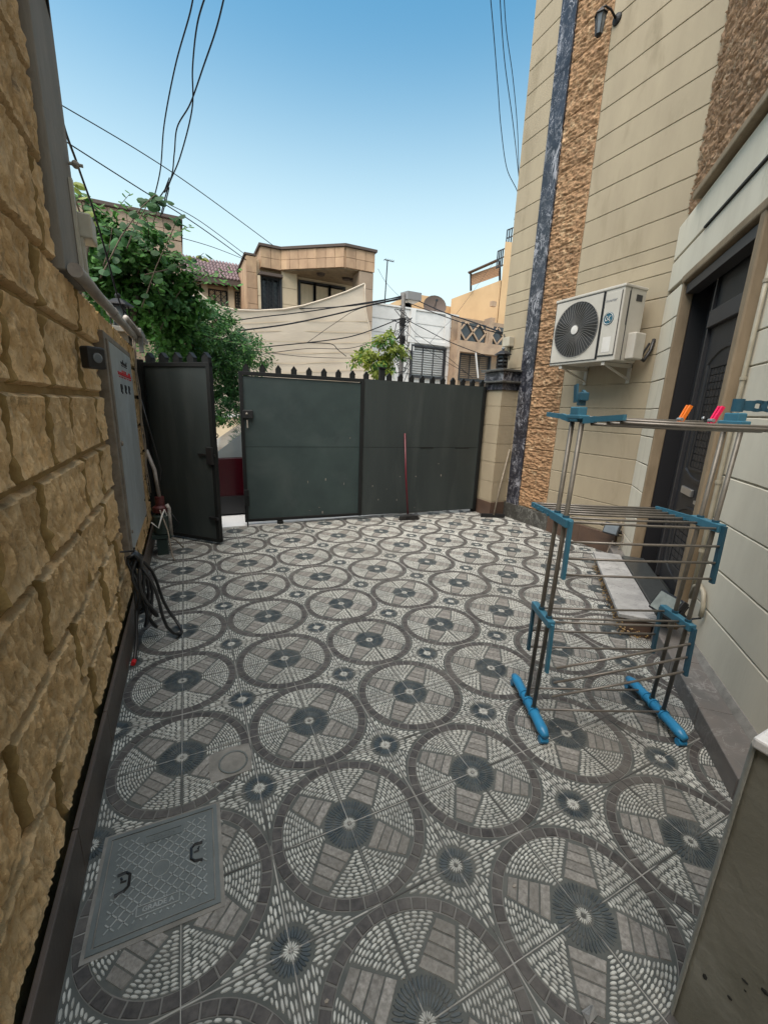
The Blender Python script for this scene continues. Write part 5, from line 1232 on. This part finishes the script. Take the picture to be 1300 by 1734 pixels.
q = MB(); q.box((xl,yt-.02,ze-.16),(xr2,yt+.02,ze+.04)); q.build('gutter', M['hdark'], th)
for (u0,u1,v0,v1) in ((352,386,487,520),(397,414,492,524),(318,342,478,512)):
    a = at(u0,v0,yt+.5); b_ = at(u1,v1,yt+.5); window(a.x,b_.x,b_.z,a.z-.02,yt+.48,th,M['hcream'],'diamond',n=3)
for u in (347,391,418):
    a = at(u,500,yt+.35); q = MB(); q.box((a.x-.10,yt+.28,2.5),(a.x+.10,yt+.5,ze-.10)); q.build('column', M['hcream'], th)

# --- left house
yl = 11.4
lh = thing('stone_house', 'two storey pale brown stone house rising behind the leaves on the left', 'house', (-1.5,yl,0))
zl = at(305,374,yl).z; xa, xb = at(118,330,yl).x-1.2, at(305,374,yl).x; xc = at(232,400,yl).x
zp = at(232,394,yl).z
q = MB(); q.box((xa,yl+.04,zp),(xb,yl+8,zl)); q.build('parapet', M['hstone2'], lh)
q = MB(); q.box((xc,yl+.04,-.05),(xb,yl+8,zp-.002)); q.box((xa,yl+1.8,-.05),(xc-.002,yl+8,zp-.002)); q.build('wall', M['hstone2'], lh)
q = MB(); q.box((xa-.05,yl-.08,zl),(xb+.05,yl+8,zl+.07)); q.build('coping', M['hdark'], lh)
panels('stone_panel', (xa,yl+.03), (xb,yl+.03), zp, zl-.01, 2, 9, M['hstone2'], lh, rnd=6)
panels('stone_panel', (xc,yl+.03), (xb,yl+.03), 2.3, zp-.02, 7, 3, M['hstone2'], lh, rnd=7)
q = MB(); q.box((xa,yl+.1,zp-.05),(xc,yl+1.8,zp-.004)); q.build('soffit', M['plasterL'], lh)

# --- shade cloth
ys = 10.4
sc = thing('shade_cloth', 'large cream shade cloth stretched with curved edges in front of the houses across the street', 'shade cloth', at(500,560,ys))
edge = [(318,478),(335,494),(352,508),(377,520),(401,525),(438,526),(481,523.5),(515,517),(552,506),(586,494),(617,480)]
def topv(u):
    for (a, b_), (c_, d_) in zip(edge, edge[1:]):
        if a <= u <= c_: return b_+(d_-b_)*(u-a)/(c_-a)
    return edge[-1][1]
q = MB(); nu, nv = 40, 24; vs = []; fs = []
def rightx(v): 
    e = [(480,617),(503,617.6),(528,619),(546,623),(558,627),(600,630),(660,634),(760,640)]
    for (a, b_), (c_, d_) in zip(e, e[1:]):
        if a <= v <= c_: return b_+(d_-b_)*(v-a)/(c_-a)
    return e[-1][1]
for thick in (0, .02):
    for j_ in range(nv+1):
        for i in range(nu+1):
            tu = i/nu; u = 318+(617-318)*tu; v0 = topv(u); v = v0+(735-v0)*(j_/nv)
            ur = rightx(v); uu = 318+(ur-318)*tu
            p = at(uu, v, ys); p.y += thick + .25*math.sin(math.pi*tu)*(j_/nv) + .03*mnoise.noise(Vector((tu*6,j_*.3,2))); vs.append(p)
N1 = (nu+1)*(nv+1)
for j_ in range(nv):
    for i in range(nu): s_ = j_*(nu+1)+i; fs.append((s_,s_+1,s_+nu+2,s_+nu+1)); fs.append((N1+s_,N1+s_+nu+1,N1+s_+nu+2,N1+s_+1))
q.add(vs, fs); q.build('cloth', M['sail'], sc, smooth=True)
q = MB(); q.tube([at(u,v-.3,ys-.01) for u, v in edge], .02, 6); q.tube([at(rightx(v)+.3,v,ys-.01) for v in range(480,735,15)],.02,6); q.build('hem', M['sail'], sc, smooth=True)
for k in range(7):
    v = 545+k*17; q = MB(); q.tube([at(330+(rightx(v)-330)*i/20, v+2*math.sin(i*.35+k)-((i/20-.5)**2)*8, ys-.012 + .25*math.sin(math.pi*i/20)*max(0,(v-520)/215)) for i in range(21)], .006, 4); q.build('seam', M['hcream'], sc)
# low garden wall seen through the open gate
gw = thing('garden_wall', 'low cream and stone garden wall across the street seen through the open gate', 'wall', (0.5,9.9,0))
q = MB(); q.box((-6,9.95,-.05),(7,10.15,.52)); q.build('base_wall', M['hstone2'], gw)
panels('stone_panel', (-2.4,9.95), (3,9.95), .0, .50, 2, 12, M['hstone2'], gw, rnd=12)
q = MB(); q.box((-6,9.93,.522),(7,10.2,1.25)); q.build('upper_wall', M['hcream'], gw)
q = MB(); q.box((-6,9.86,1.252),(7,10.25,1.32)); q.build('coping', M['hwhite'], gw)

# --- white house
yw = 15.0
wh = thing('white_house', 'white rendered house with a barred window and a satellite dish on its roof edge', 'house', at(700,600,yw))
za = at(651,517,yw).z; x0, x1 = at(622,520,yw).x, at(775,540,yw).x
q = MB(); q.box((x0,yw,-.05),(x1,yw+7,za)); q.build('wall', M['hwhite'], wh)
q = MB(); q.box((x0-.03,yw-.06,za),(x1+.02,yw+7,za+.06)); q.build('coping', M['hwhite'], wh)
for zz in (za-.5,za-1.0,za-1.5,za-2.0,za-2.5):
    q = MB(); q.box((x0,yw-.022,zz+.02),(x1,yw+.0,zz+.47)); q.build('render_panel', M['hwhite'], wh)
a = at(697,586,yw); b_ = at(748,640,yw); window(a.x,b_.x,b_.z,a.z,yw-.06,wh,M['iron'],'hbars',rec=.25)
q = MB(); aa = at(691,583,yw); bb = at(752,640,yw); q.box((aa.x-.1,yw-.12,aa.z+.08),(bb.x+.1,yw-.02,aa.z+.20)); q.build('window_hood', M['hwhite'], wh)
for u in (698,757):
    a = at(u,540,yw); q = MB(); q.box((a.x-.12,yw-.10,za-1.6 if u == 698 else za-1.3),(a.x+.10,yw-.024,za)); q.build('pilaster', M['hwhite'], wh)
ds = thing('satellite_dish', 'dark satellite dish standing on the white house roof', 'satellite dish', at(735,530,yw+.5))
c_ = at(735,521,yw+.5); q = MB(); nrm = Vector((-.3,-.8,.35)).normalized(); s_ = nrm.cross(Vector((0,0,1))).normalized(); u2 = s_.cross(nrm)
prof = [(0.0,.0),(.2,.02),(.38,.07),(.5,.13)]; vs = []; fs = []
for r, h in prof:
    for k in range(20): a_ = 2*math.pi*k/20; vs.append(c_ + s_*(r*math.cos(a_)+1e-4) + u2*r*math.sin(a_) + nrm*h)
for i in range(3):
    for k in range(20): fs.append((i*20+k,i*20+(k+1)%20,(i+1)*20+(k+1)%20,(i+1)*20+k))
q.add(vs, fs); q.build('dish', M['hdark'], ds, smooth=True)
q = MB(); q.tube([c_, c_+nrm*.5],.015,6); q.tube([c_+u2*-.4, c_+nrm*.5],.012,6); q.box(c_+nrm*.5+Vector((-.04,-.04,-.04)),c_+nrm*.5+Vector((.04,.04,.04))); q.build('feed_arm', M['iron'], ds)
q = MB(); q.tube([c_-nrm*.02, Vector((c_.x,c_.y+.2,za+.05))],.03,6); q.build('mast', M['iron'], ds)
an = thing('aerial', 'thin television aerial standing on the roof between the houses', 'aerial', at(653,515,yw+1))
b0_ = at(651,516,yw+1); t_ = at(656,440,yw+1); q = MB(); q.tube([b0_, t_],.025,6); q.build('mast', M['iron'], an)
q = MB(); q.tube([t_+Vector((-.15,0,0)),t_+Vector((.3,0,-.02))],.015,5)
for k in range(5): q.tube([t_+Vector((-.12+.09*k,-.12,0)),t_+Vector((-.12+.09*k,.12,0))],.01,5)
q.build('elements', M['iron'], an)

# --- brown weathered house with lattice balcony
yb2 = 14.4
bh = thing('weathered_house', 'weathered brown house with a diamond lattice balcony between the white house and the pillar', 'house', at(800,600,yb2))
x0, x1 = at(776,560,yb2).x, at(776,560,yb2).x+4.5
zc1, zc0 = at(800,578,yb2).z, at(800,597,yb2).z
q = MB(); q.box((x0,yb2+.5,-.05),(x1,yb2+6,zc1+1.0)); q.build('wall', M['hbrown'], bh)
q = MB(); q.box((x0,yb2,zc0),(x1,yb2+.5,zc1)); q.box((x0,yb2,0),(x0+.15,yb2+.5,zc0)); q.build('balcony_band', M['hbrown'], bh)
zt_ = at(800,546,yb2).z
for (u0,u1) in ((779,826),(834,875)):
    xa_, xb_ = at(u0,560,yb2).x, at(u1,560,yb2).x
    q = MB(); q.box((xa_,yb2+.1,zc1),(xb_,yb2+.14,zt_)); q.build('balcony_glass', M['pane'], bh)
    q = MB(); w_ = (xb_-xa_); h = zt_-zc1; m_ = 2
    for k in range(-2,3):
        for sg in (1,-1):
            xs = xa_+w_*(k+.5)/m_*.95; P_ = []
            for t in range(11):
                xx = xs+sg*h*t/10*.9; zz = zc1+h*t/10
                if xa_ <= xx <= xb_: P_.append((xx,yb2+.05,zz))
            if len(P_) > 2: q.bar(P_[0],P_[-1],.05,.06)
    for sx_ in (xa_,xb_): q.box((sx_-.05,yb2+.02,zc1),(sx_+.05,yb2+.12,zt_))
    q.build('lattice', M['hbrown'], bh)
q = MB(); q.box((at(826,560,yb2).x+.06,yb2,zc1),(at(834,560,yb2).x-.06,yb2+.4,zt_+.3)); q.build('pillar', M['hbrown'], bh)
a = at(778,599,yb2+.5); b_ = at(823,645,yb2+.5); window(a.x,b_.x,b_.z,a.z,yb2+.42,bh,M['iron'],'hbars',rec=.2)
q = MB(); q.bar(at(805,597,yb2-.05),at(809,640,yb2-.05),.06,.05); q.build('awning_arm', M['hwhite'], bh)

# --- orange building
yo = 21.0
ob = thing('orange_building', 'orange rendered building stepping up behind the white house', 'building', at(780,500,yo))
def rt(u, v): return at(u, v, yo)
# parapet profile measured on the facade, bottom at the street
prof = [(620*.2692+600,505),(764,505),(795,493),(848,473.5),(853,411),(870,404),(900,395)]
pp_ = [rt(u, v) for u, v in [(764,505),(848,473.5)]]
# the long wall recedes: two flat-topped blocks and a tower
b1a, b1b = rt(706,499), rt(744,499); z1_ = b1b.z
q = MB(); q.box((b1a.x,yo+.6,-.05),(at(768,505,yo+.6).x,yo+6,rt(744,499).z-.35)); q.box((b1a.x,yo+.59,-.05),(b1b.x,yo+6,rt(744,499).z)); q.build('low_block', M['horange'], ob)
zA = pp_[0].z+.2
pA = atz(764,506,7.9); pB = atz(848,474,7.9)
q = MB(); q.prism([(pA.x,pA.y),(pB.x,pB.y),(pB.x+3,pB.y+2),(pB.x+4.5,pB.y+5),tuple((pA+(pA-CAM).normalized()*4).xy)], -.05, 7.9); q.build('long_wall', M['horange'], ob)
q = MB(); pC = atz(846,474,7.9) + Vector((-.15,0,0)); zt2 = at(857,409,pC.y-.3).z; q.prism([(pC.x+.02,pC.y-.3),(pC.x+3.4,pC.y-1.2),(pC.x+4.6,pC.y+3),tuple((pC+Vector((.05,-.3,0))+(pC-CAM).normalized()*3).xy)], -.05, zt2); q.build('tower', M['horange'], ob)
q = MB(); pD = at(725,515,yo+.3); q.box((pD.x-.9,yo+.2,-.05),(pD.x+1.5,yo+1.5,at(744,508,yo).z-.9)); q.build('front_block', M['horange'], ob)
for k, (u,v) in enumerate(((835,513),(833,541))):
    a = at(u,v,pB.y-.3); q = MB(); q.box((a.x-.12,a.y-.05,a.z-.15),(a.x+.15,a.y+.1,a.z+.08)); q.build('stain_vent', M['hbrown'], ob)
pg_ = thing('roof_pergola', 'reed slatted pergola on the terrace of the orange building', 'pergola', at(820,480,pB.y+.6))
yq = pA.y*.4+pB.y*.6+.5
TLp, TRp, BLp, BRp = at(797,465,yq), at(845,448,yq-1.2), at(797,484,yq), at(847,466,yq-1.2)
for k in range(7):
    t0_, t1_ = k/7, (k+.85)/7; q = MB(); A_ = TLp.lerp(BLp,(t0_+t1_)/2); B_ = TRp.lerp(BRp,(t0_+t1_)/2); q.bar(A_,B_,.04,(TLp-BLp).length/7*.86); q.build('slat', M['slatw'], pg_)
q = MB(); q.bar(at(793,462,yq),at(843,440,yq-1.2),.25,.05); q.build('roof', M['hdark'], pg_)
for (u,v0,v1,yy) in ((797,463,492,yq),(846,442,475,yq-1.2)): q = MB(); q.bar(at(u,v0,yy),at(u,v1,yy),.08,.08,up=(0,1,0)); q.build('post', M['iron'], pg_)
for (u0,v0,u1,v1,lab) in ((859,389,871,384,'black iron railing on top of the orange tower'),(843,425,852,421,'small black railing on the step of the orange building')):
    ra = thing('roof_railing', lab, 'railing', at(u0,v0+18,pC.y-.2)); q = MB(); y_ = pC.y-.25
    for k in range(4):
        t = k/3; A_ = at(u0+(u1-u0)*t,v0+(v1-v0)*t,y_); q.tube([A_,A_+Vector((0,0,-.75))],.03,5)
    for h in (0,-.35,-.7): q.tube([at(u0,v0,y_)+Vector((0,0,h)),at(u1+6,v1-2,y_)+Vector((0,0,h))],.03,5)
    q.build('rails', M['iron'], ra)

# ================================================================ CAR IN THE STREET
cr = thing('parked_car', 'dark red car parked in the street, seen through the open gate', 'car', (1.0,6.3,0))
side = [(-1.55,.30),(-1.62,.62),(-1.35,.80),(-.20,.90),(.45,1.30),(.95,1.42),(2.0,1.42),(2.6,1.05),(3.05,.98),(3.10,.55),(3.0,.30)]
yn, yf = 5.62, 7.3
q = MB(); lo = [(-1.55,.05),(-1.62,.55),(-1.42,.74),(-.25,.83),(2.6,.90),(3.0,.86),(3.08,.55),(3.0,.05)]
q.hull([(x,yn,z) for x, z in lo],[(x,yf,z) for x, z in lo]); q.build('body', M['carR'], cr)
q = MB(); up_ = [(-.22,.835),(.42,1.30),(.9,1.40),(1.95,1.40),(2.55,.905)]; q.hull([(x,yn+.10,z) if z < 1 else (x,yn+.24,z) for x, z in up_],[(x,yf-.10,z) if z < 1 else (x,yf-.24,z) for x, z in up_]); q.build('windows', M['carG'], cr)
q = MB(); q.hull([(x,yn+.23,z) for x, z in ((.40,1.30),(.9,1.405),(1.95,1.405),(2.0,1.36))],[(x,yf-.23,z) for x, z in ((.40,1.30),(.9,1.405),(1.95,1.405),(2.0,1.36))]); q.build('roof', M['carR'], cr)
for x in (-.95,2.25):
    for y in (yn+.08,yf-.08):
        q = MB(); q.lathe((x,y,.28),[(.30,-.09),(.31,0),(.30,.09)],20,axis='y'); wv = q.build('wheel', M['tyre'], cr)
        q = MB(); q.lathe((x,y-.095 if y < 6 else y+.095,.28),[(.19,-.004),(.19,.004)],14,axis='y'); q.build('rim', M['metal'], wv)
q = MB(); q.box((-1.64,yn+.1,.55),(-1.58,yn+.4,.68)); q.build('headlight', M['glass'], cr); q = MB(); q.box((-1.64,yf-.4,.55),(-1.58,yf-.1,.68)); q.build('headlight', M['glass'], cr)
q = MB(); q.box((-1.45,yn-.012,.04),(2.95,yn+.03,.30)); q.build('sill', M['blk'], cr)
for x0_ in (.1,1.1): q = MB(); q.box((x0_,yn-.006,.34),(x0_+.95,yn+.001,.82)); q.build('door', M['carR'], cr)
cr.location.y -= 0.66
# ================================================================ PLANTS
def leafquad(q, c, n_, l, w_, m=0, kind=0, ax=None):
    n_ = n_.normalized(); a = ax or Vector((random.gauss(0,1),random.gauss(0,1),random.gauss(0,1)))
    a = a - n_*a.dot(n_)
    if a.length < 1e-4: a = n_.orthogonal()
    a.normalize(); b_ = n_.cross(a)
    if kind == 0:      # pointed, folded along the rib
        P = [c, c+a*l*.5+b_*w_*.5-n_*w_*.12, c+a*l-n_*l*.10, c+a*l*.5-b_*w_*.5-n_*w_*.12, c+a*l*.5+n_*w_*.02]
        q.add(P, [(0,1,4),(1,2,4),(2,3,4),(3,0,4)], m)
    else:              # roundish leaf
        k = 8; R_ = [c + a*(l*.5+l*.5*math.cos(t)) + b_*w_*.5*math.sin(t) - n_*w_*.10*abs(math.sin(t)) for t in [2*math.pi*i/k for i in range(k)]]
        q.add([c+a*l*.5+n_*.004] + R_, [(0,i+1,(i+1)%k+1) for i in range(k)], m)
def blobs_foliage(blobs, count, l, w_, mats, seed, kind=0, up=0.6, hang=0.0, shell=0.55):
    random.seed(seed); q = MB(); vol = [b_[3]*b_[4]*b_[5] for b_ in blobs]; tot = sum(vol)
    for b_, v in zip(blobs, vol):
        c = Vector(b_[:3]); n = int(count*v/tot)
        # sub-clumps make light and dark masses and gaps
        subs = []
        for _ in range(max(6, n//45)):
            d_ = Vector((random.gauss(0,1),random.gauss(0,1),random.gauss(0,1))).normalized(); r_2 = random.uniform(shell,1.0)
            subs.append((c + Vector((d_.x*b_[3],d_.y*b_[4],d_.z*b_[5]))*r_2, d_))
        for _ in range(n):
            s_, d_ = random.choice(subs); rad = 0.30*min(b_[3:6])
            p = s_ + Vector((random.gauss(0,1),random.gauss(0,1),random.gauss(0,.8)))*rad*.6
            nn_ = d_*0.6 + Vector((random.gauss(0,.5),random.gauss(0,.5),random.gauss(0,.4)+up))
            ax = d_*0.8 + Vector((random.gauss(0,.6),random.gauss(0,.6),random.gauss(0,.5)-hang))
            k_ = random.uniform(.6,1.25); leafquad(q, p, nn_, l*k_, w_*k_, 0, kind, ax)
    return q
def B(u, v, Y, ru, rv, ry):     # blob from its middle in the picture, its depth and its half sizes in pixels / metres
    c = at(u, v, Y); dist = (c-CAM).dot(f_); s_ = dist/695.66
    return (c.x, c.y, c.z, ru*s_, ry, rv*s_)
# big climbing shrub behind the wall
sh = thing('climbing_shrub', 'big leafy green shrub with round leaves spilling over the left wall', 'shrub', (-1.5,4.2,0))
bl = [B(165,425,5.0,38,50,.5), B(138,390,4.9,14,22,.3), B(230,425,5.2,40,20,.4), B(210,440,5.1,55,60,.5), B(250,500,5.4,60,60,.6), B(180,500,5.2,50,50,.5), B(300,500,5.3,45,50,.6), B(195,420,5.0,42,24,.4), B(248,430,5.2,42,34,.5), B(290,560,5.6,50,40,.6)]
q = blobs_foliage(bl, 7000, .072, .052, None, 21, kind=1, up=.5); q.build('foliage', M['leafA'], sh, kind='stuff')
q = blobs_foliage([(b_[0],b_[1]+.25,b_[2],b_[3]*.8,b_[4],b_[5]*.8) for b_ in bl], 4800, .08, .055, None, 22, kind=0, up=.3, shell=.1); q.build('foliage', M['leafB'], sh, kind='stuff')
random.seed(77)
q = MB(); tw = MB()
for _ in range(46):      # loose sprays sticking out of the mass
    b_ = random.choice(bl); d_ = Vector((random.gauss(.25,.8), random.gauss(-.3,.4), random.gauss(.45,.7))).normalized()
    s_ = Vector(b_[:3]) + Vector((d_.x*b_[3], d_.y*b_[4], d_.z*b_[5]))*.75; L_ = random.uniform(.25,.55); bend = Vector((random.gauss(0,.12), 0, -random.uniform(.02,.16)))
    P = [s_ + d_*L_*t + bend*t*t for t in (0, .25, .5, .75, 1)]; tw.tube(P, [.006,.005,.004,.003,.002], 5)
    for k in range(13):
        t = .15+.85*k/12; p = s_ + d_*L_*t + bend*t*t; sd_ = Vector((d_.z, random.gauss(0,.5), -d_.x)) * (1 if k % 2 else -1)
        k_ = random.uniform(.7,1.2); leafquad(q, p, Vector((random.gauss(0,.4),-.5,.7)), .075*k_, .05*k_, 0, 1, sd_+d_*.7)
q.build('foliage', M['leafA'], sh, kind='stuff'); tw.build('twigs', M['bark'], sh, kind='stuff')
random.seed(31)
def branch(pts, r, leaves, l, w_, mt, yellow=False):
    P = [Vector(p) for p in pts]; o_ = []
    for i in range(len(P)-1):
        for s in range(4): o_.append(P[i].lerp(P[i+1], s/4))
    o_.append(P[-1]); q = MB(); q.tube(o_, [r*(1-.6*i/(len(o_)-1)) for i in range(len(o_))], 6); q.build('stem', M['bark'], sh, smooth=True)
    for k in range(leaves):
        t = (k+.5)/leaves; i = min(len(o_)-2, int(t*(len(o_)-1))); p = o_[i].lerp(o_[i+1], random.random())
        q = MB(); side_ = 1 if k % 2 else -1
        ax = Vector((side_*.8+random.gauss(0,.3), random.gauss(0,.4), random.gauss(0,.45)-.15)); nn_ = Vector((random.gauss(0,.35), -.7+random.gauss(0,.3), .5+random.gauss(0,.3)))
        k_ = random.uniform(.75,1.15); leafquad(q, p + ax.normalized()*.02, nn_, l*k_, w_*k_, 0, 1, ax); q.build('leaf', M[mt], sh)
branch([at(170,470,3.9), at(205,400,4.0), at(240,350,4.1), at(262,330,4.2), at(283,338,4.25)], .008, 22, .10, .082, 'leafD')
branch([at(240,520,4.6), at(265,450,4.6), at(290,395,4.6), at(300,370,4.6)], .008, 20, .10, .08, 'leafD')
branch([at(215,420,4.1), at(228,385,4.2), at(250,345,4.3), at(258,335,4.3)], .008, 12, .10, .08, 'leafD')
branch([at(245,465,4.6), at(300,452,4.9), at(330,440,5.1), at(345,428,5.2)], .007, 8, .10, .075, 'leafD')
branch([at(330,440,5.1), at(338,432,5.2), at(350,436,5.2)], .005, 5, .09, .06, 'leafC')
branch([at(150,400,3.3), at(130,345,3.2), at(120,312,3.2), at(118,306,3.2)], .008, 12, .085, .055, 'leafC')
branch([at(148,395,3.4), at(140,350,3.3), at(132,318,3.3)], .007, 10, .085, .06, 'leafA')
branch([at(175,450,4.4), at(185,420,4.4), at(190,385,4.4)], .008, 14, .11, .085, 'leafD')
branch([at(270,560,5.0), at(300,500,5.1), at(322,470,5.3)], .008, 12, .10, .07, 'leafA')
for P in ([(-1.6,4.6,-.05),(-1.55,4.5,1.5),(-1.4,4.4,2.6),(-1.2,4.5,3.4)], [(-1.5,4.9,-.05),(-1.2,4.9,1.6),(-.9,5.0,2.8)]):
    q = MB(); q.tube(P, [.05,.045,.035,.02][:len(P)], 8); q.build('stem', M['bark'], sh, smooth=True)
# dense dark tree by the open gate
dt = thing('street_tree', 'dense dark green small leaved tree hanging over the gate from the street', 'tree', (-.2,6.2,0))
bl = [B(330,560,6.4,70,45,.7), B(380,590,6.6,60,40,.7), B(425,605,6.9,32,32,.5), B(345,620,6.5,65,50,.7), B(392,655,6.4,35,60,.6), B(300,620,6.3,60,60,.6), B(380,690,6.3,35,30,.5), B(355,535,6.5,40,30,.5)]
q = blobs_foliage(bl, 12500, .075, .023, None, 41, kind=0, up=.5, shell=.5); q.build('crown', M['leafB'], dt, kind='stuff')
q = blobs_foliage(bl, 4500, .075, .024, None, 42, kind=0, up=.7, shell=.9); q.build('crown', M['leafA'], dt, kind='stuff')
q = blobs_foliage([(b_[0],b_[1]+.2,b_[2],b_[3]*.75,b_[4],b_[5]*.75) for b_ in bl], 5000, .09, .04, None, 43, kind=0, up=.3, shell=.1); q.build('crown', M['leafB'], dt, kind='stuff')
q = MB(); q.tube([(-.45,6.5,-.05),(-.4,6.5,1.2),(-.2,6.5,2.2),(.1,6.5,2.9)],[.09,.08,.06,.03],9); q.tube([(-.4,6.5,1.2),(-.7,6.5,2.1),(-.9,6.4,2.8)],[.06,.05,.03],8); q.build('trunk', M['bark'], dt, smooth=True)
# yellow-green young tree
yt_ = thing('young_tree', 'small tree with bright yellow green leaves above the gate in front of the pole', 'tree', at(645,640,8.0))
bl = [B(648,585,8.0,22,22,.30), B(625,600,8.0,22,20,.28), B(600,610,8.0,14,10,.22), B(668,605,8.0,20,18,.26), B(642,620,8.0,30,18,.30), B(657,565,8.0,10,12,.16), B(684,592,8.0,6,8,.12)]
q = blobs_foliage(bl, 1500, .13, .045, None, 51, kind=0, up=.3, hang=.7, shell=.5); q.build('crown', M['leafC'], yt_, kind='stuff')
q = blobs_foliage(bl, 500, .12, .045, None, 52, kind=0, up=.3, hang=.7, shell=.1); q.build('crown', M['leafA'], yt_, kind='stuff')
b0 = at(642,690,8.0); b0.z = -.05; q = MB(); q.tube([b0, at(642,640,8.0), at(640,600,8.0), at(648,570,8.0)],[.05,.035,.025,.012],8); q.tube([at(642,640,8.0),at(620,605,8.0),at(603,608,8.0)],[.025,.015,.008],6); q.tube([at(641,630,8.0),at(668,600,8.0),at(683,592,8.0)],[.025,.015,.008],6); q.build('trunk', M['bark'], yt_, smooth=True)
# small litter on the floor
rr = random.Random(77); q = MB()
for _ in range(90):
    x = rr.uniform(-.85,3.5); y = rr.uniform(-.9,4.1)
    if x-y > 1.95: continue
    r0 = rr.uniform(.002,.006); q.ball((x,y,.001+r0*.3), r0, n=5, k=3, sc=(rr.uniform(.8,2),1,.4))
tag(q.build('litter', M['rust'], None, kind='stuff'), 'tiny specks of grit scattered over the patterned floor', 'litter')
dbr = MB(); c_ = atz(998,1722); dbr.add([(c_.x-.02,c_.y-.012,.003),(c_.x+.022,c_.y-.008,.003),(c_.x+.018,c_.y+.014,.004),(c_.x-.014,c_.y+.016,.003),(c_.x-.012,c_.y-.004,.022),(c_.x+.014,c_.y+.004,.026)],[(0,1,2,3),(0,1,5,4),(1,2,5),(2,3,4,5),(3,0,4)])
tag(dbr.build('chip_of_stone', M['step'], None), 'small pale stone chip on the floor at the bottom edge', 'stone chip')
